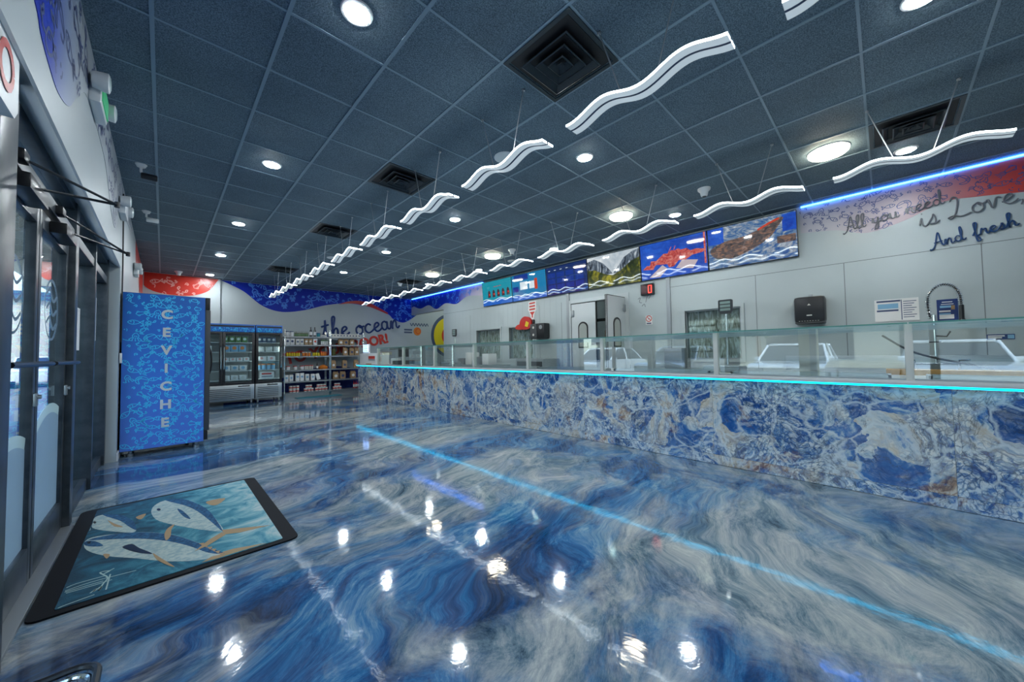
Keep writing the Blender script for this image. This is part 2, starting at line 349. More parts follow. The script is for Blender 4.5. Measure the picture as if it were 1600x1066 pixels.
# ---- line drawings of sea creatures used on the murals and the wraps
def _fish():
    return [smooth_line([(-.5, 0), (-.2, .19), (.15, .1), (.28, .02), (.5, .2), (.44, 0), (.5, -.2), (.28, -.02), (.15, -.1), (-.2, -.19)], 4, True), circle(-.3, .05, .03, 6), smooth_line([(-.15, .14), (-.1, 0), (-.15, -.14)], 3)]
def _squid():
    r = [smooth_line([(-.5, 0), (-.36, .13), (-.1, .13), (.05, .07), (.05, -.07), (-.1, -.13), (-.36, -.13)], 4, True), smooth_line([(-.45, .05), (-.34, .25), (-.2, .13)], 3), smooth_line([(-.45, -.05), (-.34, -.25), (-.2, -.13)], 3)]
    for k in range(4): y = (k-1.5)*.06; r.append(smooth_line([(.05, y*.6), (.2, y*1.6), (.34, y*1.2), (.5, y*2.6)], 3))
    return r
def _shrimp():
    r = [smooth_line([(.45, .3), (.2, .38), (-.12, .3), (-.33, .05), (-.25, -.25), (0, -.38), (.15, -.33), (.05, -.25), (-.1, -.12), (-.08, .08), (.12, .18), (.45, .3)], 4)]
    for k in range(4): a = 1.2+k*.5; r.append([( -.02+.12*math.cos(a+.9), .02+.12*math.sin(a+.9)), (-.02+.31*math.cos(a+.8), .02+.31*math.sin(a+.8))])
    r.append(smooth_line([(.42, .3), (.5, .1), (.3, -.05)], 3)); return r
def _crab():
    r = [smooth_line([(-.26, .02), (0, .17), (.26, .02), (.15, -.16), (-.15, -.16)], 4, True), circle(-.07, .06, .025, 5), circle(.07, .06, .025, 5)]
    for s in (-1, 1):
        r.append(smooth_line([(s*.24, .08), (s*.4, .18), (s*.36, .36), (s*.22, .42), (s*.3, .3), (s*.44, .38), (s*.42, .2)], 3))
        for k in range(3): r.append([(s*.2, -.02-.06*k), (s*(.42-.05*k), -.04-.1*k), (s*(.45-.07*k), -.2-.1*k)])
    return r
def _octopus():
    r = [smooth_line([(-.16, -.02), (-.2, .2), (0, .42), (.2, .2), (.16, -.02)], 4), circle(-.06, .12, .03, 6), circle(.06, .12, .03, 6)]
    for k in range(5):
        x = (k-2)*.09; r.append(smooth_line([(x, 0), (x*2.2, -.18), (x*2.4+.04, -.32), (x*4, -.3+.03*abs(k-2)), (x*4.2, -.18)], 3))
    return r
def _hook(): return [smooth_line([(-.2, -.1), (0, .25), (.25, .1), (.2, -.15), (.05, -.05), (.1, .06)], 4)]
def _lobster():
    r = [smooth_line([(0, .2), (-.1, .05), (-.07, -.2), (-.14, -.42), (0, -.36), (.14, -.42), (.07, -.2), (.1, .05)], 3, True)]
    for s in (-1, 1):
        r.append(smooth_line([(s*.07, .14), (s*.28, .2), (s*.25, .42), (s*.36, .5), (s*.4, .3), (s*.3, .22)], 3))
        for k in range(3): r.append([(s*.08, .02-.08*k), (s*.26, -.02-.1*k)])
    for y in (-.08, -.18, -.27): r.append([(-.07, y), (.07, y)])
    return r
ICONS = [_fish(), _squid(), _shrimp(), _crab(), _octopus(), _hook(), _lobster()]
def place_icon(mb, pl, ic, a, b, s, ang, w, mi, h=.0035, test=None, sx=1):
    ca, sa = math.cos(ang), math.sin(ang)
    for line in ICONS[ic]:
        P = [(a+s*sx*(x*ca-y*sa), b+s*(x*sa+y*ca)) for x, y in line]
        if test and not all(test(*p) for p in P): continue
        mb.ribbon(pl, P, w, h, mi)
def scatter(mb, pl, poly, step, s, w, mi, h=.0035, seed=1):
    rg = random.Random(seed); xs = [p[0] for p in poly]; ys = [p[1] for p in poly]; row = 0; k = seed
    y = min(ys)+step*.35
    while y < max(ys):
        x = min(xs)+step*(.42+.45*(row % 2))
        while x < max(xs):
            if inside(poly, x, y):
                ic = [0, 3, 5, 1, 4, 2, 0, 6, 5, 3][k % 10]
                place_icon(mb, pl, ic, x+rg.uniform(-.07, .07)*step, y+rg.uniform(-.07, .07)*step, s*(1.1 if ic != 5 else .55)*rg.uniform(.85, 1.1), rg.uniform(-.9, .9), w, mi, h, lambda p, q: inside(poly, p, q))
            k += 1; x += step*rg.uniform(.9, 1.02)
        y += step*.8; row += 1
    return mb

# ---- a single-stroke script hand for the wall writing
HAND = {
 'a': (.46, [[(.3, .32), (.2, .4), (.08, .33), (.05, .15), (.14, .02), (.27, .1), (.33, .38), (.31, .12), (.38, .02), (.48, .1)]]),
 'c': (.42, [[(.33, .33), (.22, .4), (.08, .3), (.06, .12), (.18, .01), (.34, .06), (.42, .12)]]),
 'd': (.48, [[(.3, .3), (.18, .38), (.06, .26), (.06, .1), (.16, .01), (.28, .12), (.4, .6), (.42, .88), (.37, .9), (.33, .6), (.32, .15), (.4, .02), (.5, .1)]]),
 'e': (.36, [[(0, .14), (.15, .2), (.28, .3), (.22, .4), (.1, .34), (.05, .16), (.15, .01), (.3, .05), (.38, .12)]]),
 'f': (.33, [[(0, .1), (.15, .35), (.3, .8), (.25, .92), (.18, .8), (.15, .3), (.12, -.25), (.2, -.35), (.26, -.2), (.2, .02), (.35, .1)]]),
 'h': (.46, [[(0, .1), (.18, .5), (.28, .85), (.22, .92), (.15, .75), (.1, .0), (.15, .25), (.27, .38), (.33, .28), (.32, .08), (.4, .01), (.48, .1)]]),
 'i': (.24, [[(0, .1), (.1, .38), (.09, .1), (.16, .01), (.25, .1)], [(.12, .55), (.14, .57)]]),
 'l': (.24, [[(0, .1), (.18, .5), (.25, .85), (.18, .92), (.1, .7), (.08, .15), (.15, .01), (.25, .1)]]),
 'n': (.43, [[(0, .1), (.08, .38), (.08, 0), (.12, .22), (.24, .38), (.3, .28), (.29, .08), (.36, .01), (.45, .1)]]),
 'o': (.4, [[(.22, .4), (.08, .3), (.06, .12), (.17, .01), (.31, .1), (.32, .3), (.22, .4), (.26, .3), (.42, .34)]]),
 'r': (.36, [[(0, .1), (.1, .42), (.14, .34), (.26, .36), (.24, .15), (.3, .02), (.38, .1)]]),
 's': (.32, [[(0, .08), (.15, .3), (.2, .42), (.24, .2), (.18, .02), (.06, .05), (.2, .03), (.34, .1)]]),
 't': (.34, [[(0, .1), (.14, .45), (.2, .8), (.16, .3), (.18, .05), (.26, .02), (.35, .1)], [(0, .52), (.32, .58)]]),
 'u': (.44, [[(0, .1), (.08, .38), (.07, .12), (.15, .01), (.27, .12), (.32, .38), (.31, .1), (.37, .01), (.46, .1)]]),
 'v': (.38, [[(0, .3), (.08, .38), (.14, .02), (.28, .38), (.4, .34)]]),
 'y': (.42, [[(0, .1), (.08, .38), (.08, .14), (.16, .04), (.28, .15), (.32, .38), (.28, -.1), (.18, -.38), (.08, -.3), (.2, -.05), (.42, .1)]]),
 'A': (.56, [[(-.15, -.05), (-.1, -.12), (.1, .1), (.35, .85), (.42, .9), (.42, .4), (.46, .05), (.55, .1)], [(.1, .3), (.5, .33)]]),
 'L': (.55, [[(.1, .75), (.2, .9), (.3, .75), (.2, .3), (.05, .02), (-.05, .08), (.1, .12), (.3, .02), (.55, .08)]]),
 ',': (.2, [[(.1, .05), (.11, -.02), (.05, -.14)]]), ' ': (.3, []),
}
def handwriting(text, length, ang=0.0):
    total = sum(HAND[c][0] for c in text); k = length/total; x = 0; out = []; ca, sa = math.cos(ang), math.sin(ang)
    for c in text:
        for st in HAND[c][1]:
            out.append([((x+p)*k*ca-q*k*sa, (x+p)*k*sa+q*k*ca) for p, q in smooth_line(st, 6)])
        x += HAND[c][0]
    return out

# ================================================================== SETTING
Y0, Y1 = -3.6, 12.58
m = MB(); m.box(-.62, 9.6, Y0, 12.9, -.12, 0); struct(m.build('floor', 'floor'))
# ceiling: black mineral tiles in an exposed black grid (one fixed surface)
m = MB(); m.box(-.7, 9.6, Y0, 12.9, CEIL, CEIL+.12, 0)
GX, GY = -.0784, 3.0964
for k in range(-1, 16):
    x = GX+.61*k
    if -.37 < x < 9.5: m.box(x-.0115, x+.0115, Y0, Y1, CEIL-.007, CEIL+.01, 1)
for k in range(-11, 16):
    y = GY+.61*k
    if Y0 < y < Y1: m.box(-.38, 9.5, y-.0085, y+.0085, CEIL-.0055, CEIL+.01, 1)
struct(m.build('ceiling', ['tile', 'grid']))
m = MB(); m.box(-.62, 9.6, Y0-.2, Y0, 0, CEIL+.1); struct(m.build('wall_front', 'wall'))
m = MB(); m.box(-.62, 9.6, 12.58, 12.8, 0, CEIL+.1); struct(m.build('wall_back', 'wall'))
m = MB(); m.box(-.6, 1.10, 12.50, 12.58, 0, CEIL); struct(m.build('trim_1', 'wall'))            # shallow pier on the back wall
# left wall: upper wall over the storefront, and the solid stretch beyond it
m = MB(); m.box(-.66, -.38, Y0, 12.58, 2.37, CEIL+.05)
m.prism(Plane((0, 0, 0), (1, 0, 0), (0, 0, 1), (0, 1, 0)), [(-.38, 2.30), (-.48, 2.37), (-.38, 2.37)], Y0, 6.29)
m.box(-.66, -.38, 6.29, 12.58, 0, 2.37)
m.box(-.66, -.48, 6.22, 6.29, 2.36, 2.37); struct(m.build('wall_left', 'wall'))
m = MB(); m.prism(Plane((0, 0, 0), (1, 0, 0), (0, 0, 1), (0, 1, 0)), [(-.376, 2.292), (-.482, 2.366), (-.482, 2.356), (-.386, 2.286)], Y0, 6.285); struct(m.build('trim_2', 'trimwhite'))
m = MB(); m.box(-.378, -.365, 6.30, 12.5, 0, .1); struct(m.build('baseboard_left', 'trimwhite'))
# right wall: white cooler panels with openings, fascia above
DY0, DY1, DZ = 3.70, 5.05, 2.33                                  # double door opening
WINS = [(1.63, 2.51, 1.05, 1.92), (6.27, 7.15, 1.05, 1.90), (7.52, 8.58, 1.05, 1.90)]
m = MB(); XR, XB = 6.83, 6.99
cuts = [(Y0, 1.63)] + [(2.51, 3.70), (5.05, 6.27), (7.15, 7.52), (8.58, 10.38)]
for a, b in cuts: m.box(XR, XB, a, b, 0, 2.60)
for (a, b, c, d) in WINS: m.box(XR, XB, a, b, 0, c); m.box(XR, XB, a, b, d, 2.60)
m.box(XR, XB, DY0, DY1, DZ, 2.60)
m.box(XR, XB, Y0, 10.38, 2.60, CEIL+.05)
for y in (-2.4, -.82, .36, 1.41, 5.34, 6.04, 8.9): m.box(XR-.001, XR+.01, y-.004, y+.004, 0, 2.40, 1)  # thin dark seams between the wall panels
m.box(XR-.001, XR+.01, Y0, 2.8, 2.393, 2.401, 1); m.box(XR-.001, XR+.01, 5.34, 10.38, 2.56, 2.568, 1)
for k in range(26): m.box(XR-.0008, XR+.01, 5.5+.19*k-.002, 5.5+.19*k+.002, 0, 2.55, 2)
struct(m.build('wall_right', ['panel', 'seam', mat('faint_panel_groove', (.33, .385, .40), .5)]))
m = MB(); m.box(XR, XB, 10.38, 12.58, 2.72, CEIL+.05); struct(m.build('wall_fascia', 'wall'))
m = MB(); m.box(XR-.03, XR, 2.76, 2.83, 0, 2.60); m.box(XR-.03, XR, 5.10, 5.17, 0, 2.60); struct(m.build('trim_3', 'greym'))  # metal edge posts of the cooler
m = MB()
for a, b, c, d in ((3.60, 3.70, 0, 2.41), (5.05, 5.13, 0, 2.41), (3.70, 5.05, 2.33, 2.41)): m.box(XR-.025, XR+.02, a, b, c, d)
struct(m.build('trim_4', 'doorgrey'))                            # door casing
m = MB()
for (a, b, c, d) in WINS:
    for q in ((a-.05, a, c-.05, d+.05), (b, b+.05, c-.05, d+.05), (a, b, d, d+.05), (a, b, c-.05, c)): m.box(XR-.02, XR+.02, *q)
struct(m.build('trim_5', 'panel'))
# rooms behind the openings
m = MB(); m.box(9.5, 9.6, Y0, 12.9, 0, CEIL+.1); struct(m.build('wall_far_right', 'wall'))
m = MB(); m.box(XB, 9.5, 10.30, 10.38, 0, CEIL); m.box(XB, 9.5, 5.6, 5.68, 0, CEIL); m.box(XB, 9.5, 3.2, 3.28, 0, CEIL); struct(m.build('wall_inner', 'panel'))

# ---- windows into the rooms behind
def win(i, a, b, c, d, plastic):
    e = MB(); 
    for q in ((a, a+.02, c, d), (b-.02, b, c, d), (a, b, d-.02, d), (a, b, c, c+.02)): e.box(XR+.02, XR+.08, *q)
    o = struct(e.build('window_%d' % i, 'greym')); g = MB(); g.box(XR+.045, XR+.05, a+.02, b-.02, c+.02, d-.02); g.build('pane', 'sglass', o)
    if plastic:
        s = MB(); n = 9
        for k in range(n):
            y = a+.03+(b-a-.06)*k/n; w = (b-a-.06)/n; s.box(XR+.10+.012*(k % 2), XR+.106+.012*(k % 2), y, y+w*1.1, c+.02, d-.02)
        s.build('strip_curtain', screen_plastic, o)
def plastic_mat():
    mm, n, l, b = new_mat('cloudy_strip_plastic'); v = coords(n, l, (1, 5, 1.2)); f = noise(n, l, v, 3, 5, .6, 1.5)
    r = ramp(n, [(.35, (.13, .12, .08)), (.5, (.34, .33, .26)), (.62, (.66, .66, .6))]); l.new(f, r.inputs[0]); l.new(r.outputs[0], b.inputs['Base Color']); b.inputs['Roughness'].default_value = .2; return mm
screen_plastic = plastic_mat()
for i, wv in enumerate(WINS): win(i+1, *wv, True)

# ---- swinging double door, one leaf open
def leaf(i, hinge_y, sgn, ang):
    w = .67; o = bpy.data.objects.new('door_%d' % i, None); COL.objects.link(o); o.location = (XR-.005, hinge_y, 0); o.rotation_euler = (0, 0, ang); o['kind'] = 'structure'
    b = MB(); b.box(-.02, .02, 0, sgn*w, .02, DZ-.01, 0, .004); pa = b.build('leaf_panel', 'doorgrey', o)
    e = MB()
    for q in ((0, sgn*.012, .02, DZ-.01), (sgn*(w-.012), sgn*w, .02, DZ-.01), (0, sgn*w, DZ-.022, DZ-.01)): e.box(-.024, .024, *q)
    e.build('gasket', 'darkgrey', o)
    pl = Plane((-.02, 0, 0), (0, sgn, 0), (0, 0, 1), (-1, 0, 0))
    out = [(.2, 1.3), (.46, 1.3), (.46, 1.76)]+[(.33+.13*math.cos(t*math.pi/10), 1.76+.13*math.sin(t*math.pi/10)) for t in range(11)]+[(.2, 1.76)]
    inn = [(.33+(a-.33)*.8, 1.53+(z-1.53)*.9) for a, z in out]
    g = MB(); g.prism(pl, out, 0, .012, 0); g.prism(pl, inn, .012, .014, 1); g.build('porthole', ['black', mat('porthole_glass', (.35, .38, .36), .08)], o)
    h = MB(); h.box(-.045, -.015, sgn*.01, sgn*.09, 2.02, 2.17, 0, .01); h.box(-.045, -.015, sgn*.01, sgn*.09, .3, .45, 0, .01); h.build('hinge', 'greym', o)
leaf(1, 5.045, -1, 0.0)
leaf(2, 3.705, 1, math.radians(88))
# inside the cold room: a shelf unit, a tube light
t = thing('cold_room_shelf', 'tall white shelf unit inside the cold room seen past the open door', 'shelf', (7.75, 4.5, 0))
for x in (-.25, .25):
    for y in (-.85, .85): b = MB(); b.box(x-.015, x+.015, y-.015, y+.015, 0, 2.25); b.build('upright', 'greym', t)
for z in (.5, 1.0, 1.5, 2.0): b = MB(); b.box(-.25, .25, -.85, .85, z-.02, z); b.build('shelf_board', 'blackm', t)
b = MB(); b.box(7.55, 7.67, 3.9, 5.1, CEIL-.07, CEIL-.001, 0); tag(b.build('tube_light', 'coolerlight'), 'glowing tube light under the ceiling inside the cold room', 'light')
for y, lab in ((8.0, 'added glowing tube light, out of view, in the far kitchen room behind the windows'), (2.0, 'added glowing tube light, out of view, in the near kitchen room behind the window'), (11.5, 'added glowing tube light, out of view, in the end room beyond the cooler wall')):  # unseen lamps added to brighten the dark rooms behind the wall
    b = MB(); b.box(7.6, 8.8, y-.06, y+.06, CEIL-.07, CEIL-.001); tag(b.build('tube_light', 'coolerlight'), lab, 'light')
for k, (y, z, w, h, c) in enumerate([(4.1, 1.5, .3, .28, 'paper'), (4.5, 1.5, .3, .22, 'kraft'), (4.2, 2.0, .35, .2, 'offwhite'), (4.75, 1.0, .3, .3, 'paper')]):
    b = MB(); b.box(7.6, 7.9, y-w/2, y+w/2, z+.002, z+h, 0, .01); tag(b.build('storage_carton', c), ['white carton on the third shelf of the cold room', 'brown carton on the third shelf of the cold room', 'cream carton on the highest shelf of the cold room', 'white carton on the second shelf of the cold room'][k], 'box', 'cartons in the cold room')

# ---- storefront: bronze frames, glazed double door, side lights
def frame_piece(mm, y0, y1, z0, z1, x0=-.58, x1=-.465): mm.box(x0, x1, y0, y1, z0, z1, 0, .006)
m = MB()
for y0, y1 in ((-3.5, -3.4), (-2.05, -1.95), (-.6, -.5), (.9, 1.0)): frame_piece(m, y0, y1, 0, 2.36)
frame_piece(m, 2.18, 2.40, 0, 2.36, -.58, -.43); frame_piece(m, 4.085, 4.20, 0, 2.36); frame_piece(m, 5.15, 5.21, 0, 2.30); frame_piece(m, 6.2, 6.29, 0, 2.36)
frame_piece(m, Y0, 6.2, 2.30, 2.37, -.58, -.475); frame_piece(m, Y0, 6.2, 2.07, 2.15, -.58, -.475)
for a, b in ((Y0, 2.2), (4.2, 6.2)): frame_piece(m, a, b, 0, .11, -.58, -.49)
struct(m.build('window_frame', 'alu'))
m = MB()
for a, b in ((-3.4, -2.05), (-1.95, -.6), (-.5, .9), (1.0, 2.18), (4.2, 5.15), (5.21, 6.2)): m.box(-.535, -.529, a, b, .11, 2.07)
for a, b in ((Y0, 2.18), (2.40, 4.085), (4.2, 6.2)): m.box(-.535, -.529, a, b, 2.15, 2.30)
struct(m.build('window_4', 'sglass'))
m = MB(); m.box(-.62, -.445, 2.40, 4.085, 0, .018, 0, .004); m.box(-.48, -.44, Y0, 2.4, 0, .012); struct(m.build('trim_6', 'greym'))     # threshold
def shop_door(i, a, b):
    e = MB(); x0, x1 = -.545, -.5
    for q in ((a, a+.055, .02, 2.05), (b-.055, b, .02, 2.05), (a+.055, b-.055, 1.95, 2.05), (a+.055, b-.055, .02, .21)): e.box(x0, x1, *q, 0, .004)
    o = struct(e.build('door_%d' % i, 'alu'))
    g = MB(); g.box(-.526, -.52, a+.055, b-.055, .21, 1.95); g.build('pane', 'sglass', o)
    p = MB(); p.tube([(-.44, a+.03, 1.18), (-.44, b-.03, 1.18)], .013); 
    for y in (a+.05, b-.05): p.tube([(-.5, y, 1.18), (-.44, y, 1.18)], .01)
    p.build('push_bar', 'black', o)
    pl = Plane((-.519, 0, 0), (0, 1, 0), (0, 0, 1), (1, 0, 0)); f = MB(); yy0, yy1 = a+.06, b-.06; n = 14
    top = [(yy0+(yy1-yy0)*k/n, .62+.24*math.sin(math.pi*(.15+.55*k/n)) if i == 4 else .55+.22*math.sin(math.pi*(.1+.6*k/n))) for k in range(n+1)]
    f.prism(pl, [(yy0, .215)]+top+[(yy1, .215)], 0, .0006, 0)
    f.ribbon(pl, [(p_, q_+.03) for p_, q_ in top], .06, .001, 1); f.build('frosted_film', ['frost', 'frost2'], o)
    d = MB(); cyy, cz = (a+b)/2+.05, 1.52; d.ribbon(pl, circle(cyy, cz, .19, 24), .014, .001, 0)
    for k in range(3): d.ribbon(pl, smooth_line([(cyy-.15, cz+.09-.09*k), (cyy-.05, cz+.13-.09*k), (cyy+.05, cz+.06-.09*k), (cyy+.15, cz+.1-.09*k)], 5), .018, .001, 0)
    d.build('round_decal', [mat('decal_grey_blue', (.12, .2, .28), .5)], o)
    c = MB(); cyl_y = a+.45; c.box(-.5, -.43, a+.2, a+.55, 1.965, 2.035, 0, .008); 
    e1 = Vector((-.2, 3.02, 2.08) if i == 3 else (-.2, 3.95, 1.99)); c.tube([(-.45, a+.42, 2.03), e1], .007); c.tube([(-.47, a+.22, 2.10), e1], .007); c.tube([(-.46, a+.42, 2.0), (-.46, a+.42, 2.05)], .022)
    c.lathe((e1.x, e1.y, e1.z-.015), [(.012, 0), (.012, .03)], 0, 10); c.box(-.50, -.445, a+.18, a+.27, 2.08, 2.13, 0, .008)
    c.build('door_closer', 'black', o)
    k = MB(); k.box(-.5, -.485, b-.05, b-.015, .95, 1.02, 0, .004); k.lathe((-.485, b-.032, 1.0), [(.012, 0), (.012, .012)], 0, 10, 0); k.build('lock', 'greym', o)
shop_door(3, 2.405, 3.235); shop_door(4, 3.25, 4.08)
b = MB(); b.box(-.528, -.524, 4.62, 4.86, 1.28, 1.64); tag(b.build('paper_notice', 'paper'), 'white paper notice taped to the narrow side light beside the door post', 'notice', 'papers on the side lights')
b = MB(); b.box(-.528, -.524, 5.5, 5.9, 1.4, 1.86); tag(b.build('paper_notice', 'paper'), 'taller white paper notice on the last pane before the white jamb', 'notice', 'papers on the side lights')
hs = at(13, 190, 0, -.41); hy, hz = hs.y-.2, hs.z+.13
b = MB(); b.prism(Plane((-.41, hy, hz), (0, 1, 0), (0, 0, 1), (1, 0, 0)), [(q*.2, z*.13) for q, z in [(-.8, -1), (.8, -1), (1, -.7), (1, .7), (.8, 1), (-.8, 1), (-1, .7), (-1, -.7)]], -.01, .02, 0)
b.ribbon(Plane((-.388, hy, hz), (0, 1, 0), (0, 0, 1), (1, 0, 0)), circle(.05, 0, .07), .03, .001, 1); b.box(-.44, -.405, hy-.1, hy-.04, hz+.1, 2.33, 0)
tag(b.build('hanging_sign', ['white', 'red']), 'rounded white sign with red print hanging by the near door post', 'sign')

# ================================================================== MURALS (thin printed films on the walls)
def world_curve(px, axis, val, ia, ib, sub=6): return smooth_line([(at(x, y, axis, val)[ia], at(x, y, axis, val)[ib]) for x, y in px], sub)
zt = CEIL-.012
wave = world_curve([(345, 438), (380, 455), (410, 478), (440, 487.5), (475, 485), (510, 477), (545, 474.4), (580, 480.5), (606, 491), (615, 499), (632, 504), (652, 492)], 1, 12.58, 0, 2)
poly = [(1.12, zt)]+[(a, min(z, zt-.01)) for a, z in wave if a > 1.13]+[(7.1, zt)]
m = MB(); m.prism(BW, poly, .0005, .003, 0); scatter(m, BW, poly, .32, .29, .024, 1, .004, 3)
tag(m.build('wall_mural', ['muralblue', 'muralline']), 'blue wave mural with pale sea creature drawings along the top of the back wall', 'mural')
up = world_curve([(528, 476), (545, 471), (562, 470.5), (578, 474), (592, 481), (606, 489)], 1, 12.58, 0, 2); lo = world_curve([(606, 491.5), (592, 485.5), (578, 480), (560, 475.5), (545, 474.4), (528, 476)], 1, 12.58, 0, 2)
m = MB(); m.prism(BW, up+lo, .004, .0055, 0); tag(m.build('wall_mural', 'muralred'), 'slim red swoosh edging the blue wave on the back wall', 'mural')
PW = Plane((0, 12.50, 0), (1, 0, 0), (0, 0, 1), (0, -1, 0))
rc = world_curve([(216, 424), (222, 443), (240, 455), (270, 461), (300, 462), (325, 455), (340, 439)], 1, 12.5, 0, 2)
poly = [(-.36, zt)]+[(max(a, -.36), min(z, zt-.01)) for a, z in rc]+[(1.06, zt)]
m = MB(); m.prism(PW, poly, .0005, .003, 0); scatter(m, PW, poly, .27, .24, .02, 1, .004, 5)
tag(m.build('wall_mural', ['muralred', 'redline']), 'red mural patch with pink sea creature outlines above the blue wrapped cooler', 'mural')
fc = world_curve([(647, 479), (657, 482.5), (670, 477), (682, 483), (696, 474), (713, 475), (731, 463), (756, 462)], 0, 6.83, 1, 2)
poly = [(12.56, zt-.02), (12.56, 3.0)]+[(a, z) for a, z in fc if a > 8.23]+[(8.22, 2.94), (8.22, zt-.02)]
m = MB(); m.prism(RW, poly, .0005, .003, 0); scatter(m, RW, poly, .34, .3, .02, 1, .004, 9)
MT['fasciablue'] = gradient_mat('mural_blue_to_lilac', 1, 8.2, 10.4, [(0, (.55, .5, .58)), (.35, (.4, .36, .6)), (.6, (.015, .04, .42)), (1, (.002, .022, .40))])
tag(m.build('wall_mural', ['fasciablue', 'muralline']), 'blue mural fading to lilac on the fascia beyond the menu screens', 'mural')
rc = world_curve([(1251, 365), (1306, 360), (1355, 364), (1415, 344), (1473, 316), (1531, 307), (1600, 300)], 0, 6.83, 1, 2)
poly = [(.82, zt-.02)]+[(a, z) for a, z in rc]+[(-1.6, 2.85), (-2.2, 2.9), (-2.6, zt-.02)]
m = MB(); m.prism(RW, poly, .0005, .003, 0); scatter(m, RW, poly, .15, .13, .007, 1, .004, 2)
MT['lilacred'] = gradient_mat('mural_lilac_to_red', 1, -1.35, .5, [(0, (.5, .03, .02)), (.22, (.5, .07, .06)), (.5, (.42, .27, .3)), (.75, (.42, .36, .42)), (1, (.46, .45, .5))])
tag(m.build('wall_mural', ['lilacred', 'navyline']), 'lilac to red mural with dark fish outlines beside the nearest menu screen', 'mural')
lc = [(1.3, 2.75), (1.8, 2.66), (2.26, 2.6), (2.36, 2.54), (2.51, 2.5), (2.71, 2.48), (2.98, 2.55), (3.2, 2.72), (3.5, 2.9), (3.9, 2.93), (4.3, 2.92), (4.65, 2.87), (5.06, 2.66), (5.46, 2.56), (5.75, 2.66), (6.0, 2.9), (6.5, 3.05), (7.6, 3.1), (8.4, 3.25), (8.6, zt)]
poly = smooth_line(lc, 4)+[(1.0, zt), (1.0, 2.9)]
m = MB(); m.prism(LW, poly, .0005, .003, 0); scatter(m, LW, poly, .3, .26, .016, 1, .004, 4)
MT['leftgrad'] = gradient_mat('mural_blue_to_grey', 1, 1.9, 3.3, [(0, (.001, .006, .34)), (.45, (.004, .035, .42)), (.7, (.25, .32, .5)), (1, (.46, .5, .54))])
tag(m.build('wall_mural', ['leftgrad', 'navyline']), 'blue to grey mural with fish outlines on the wall above the storefront', 'mural')
m = MB(); poly = smooth_line([(9.3, zt), (9.4, 3.0), (9.9, 2.75), (10.2, 3.0), (10.9, 2.6), (11.5, 2.7), (12.2, 2.5), (12.49, 2.7)], 4)+[(12.49, zt)]
m.prism(LW, poly, .0005, .003, 0); tag(m.build('wall_mural', 'muralred'), 'red mural patch on the side wall running to the back corner', 'mural')
poly = [(1.2, .05), (1.2, .5)]+smooth_line([(1.3, .48), (2.4, .52), (2.9, .68), (3.4, .82), (4.2, .86), (4.9, .72), (5.6, .62), (6.7, .7)], 5)+[(6.7, .05)]
m = MB(); m.prism(BW, poly, .0005, .003, 0); scatter(m, BW, poly, .33, .26, .015, 1, .004, 8); tag(m.build('wall_mural', [mat('mural_navy', (.006, .02, .2), .35), mat('mural_navy_line', (.03, .07, .35), .4)]), 'navy wave mural low on the back wall behind the shelving', 'mural')
# writing on the back wall
t = thing('wall_lettering', 'navy handwritten lettering reading the ocean on the back wall', 'lettering')
for wd, p0, p1 in (('the', (505, 529), (546, 523)), ('ocean', (556, 524), (624, 512))):
    A, B = at(*p0, 1, 12.58), at(*p1, 1, 12.58); m = MB()
    for st in handwriting(wd, math.hypot(B.x-A.x, B.z-A.z), math.atan2(B.z-A.z, B.x-A.x)): m.tube([BW(A.x+a, A.z+b, .012) for a, b in st], .032, 0, 6)
    m.build('word', 'navy', t)
m = MB(); a0, a1 = at(442, 562, 1, 12.58), at(607, 528, 1, 12.58); an = math.atan2(a1.z-a0.z, a1.x-a0.x)
lettering(m, BW, 'TO YOUR DOOR!', (a0.x+a1.x)/2, (a0.z+a1.z)/2, .46, an, 0, .018, .02, .002, 1, (a1.x-a0.x)*1.0)
tag(m.build('wall_lettering', 'redp'), 'red capital lettering reading TO YOUR DOOR! on the back wall', 'lettering')
pc = Plane(at(652, 518, 1, 12.58), (1, 0, 0), (0, 0, 1), (0, -1, 0)); m = MB()
m.prism(pc, circle(0, 0, .16, 24)[:-1], .001, .012, 0); m.ribbon(pc, circle(.03, .01, .1), .02, .0125, 1)
for k in range(2): m.prism(pc, [(-.55, .02-.1*k), (-.22, .02-.1*k), (-.22, .08-.1*k), (-.55, .08-.1*k)], .001, .004, 2)
tag(m.build('wall_logo', ['orange', 'redp', 'slate']), 'small round orange logo with two lines of grey print on the back wall', 'logo')
pc = Plane(at(641, 507, 1, 12.58), (1, 0, 0), (0, 0, 1), (0, -1, 0)); m = MB()
m.ribbon(pc, smooth_line([(i*.06, .05*((-1)**i)) for i in range(14)], 4), .035, .003, 0); m.ribbon(pc, smooth_line([(.95+i*.06, -.06+.07*((-1)**i)) for i in range(9)], 4), .02, .003, 1)
tag(m.build('wall_logo', ['slate', 'redline']), 'dark and pale scribbled two word logo high on the back wall', 'logo')
ctr = at(703, 525, 1, 12.58); pc = Plane((ctr.x, 12.58, ctr.z), (1, 0, 0), (0, 0, 1), (0, -1, 0)); m = MB(); R0 = .9
for k, (r, c) in enumerate(((1, 0), (.86, 1), (.45, 2), (.33, 3))): m.prism(pc, circle(0, 0, R0*r, 40)[:-1], .001, .004+.003*k, c)
tag(m.build('wall_logo', ['slate', 'yellow', 'redp', 'purple']), 'large round emblem of slate, yellow, red and purple rings half hidden by the cooler wall', 'logo')
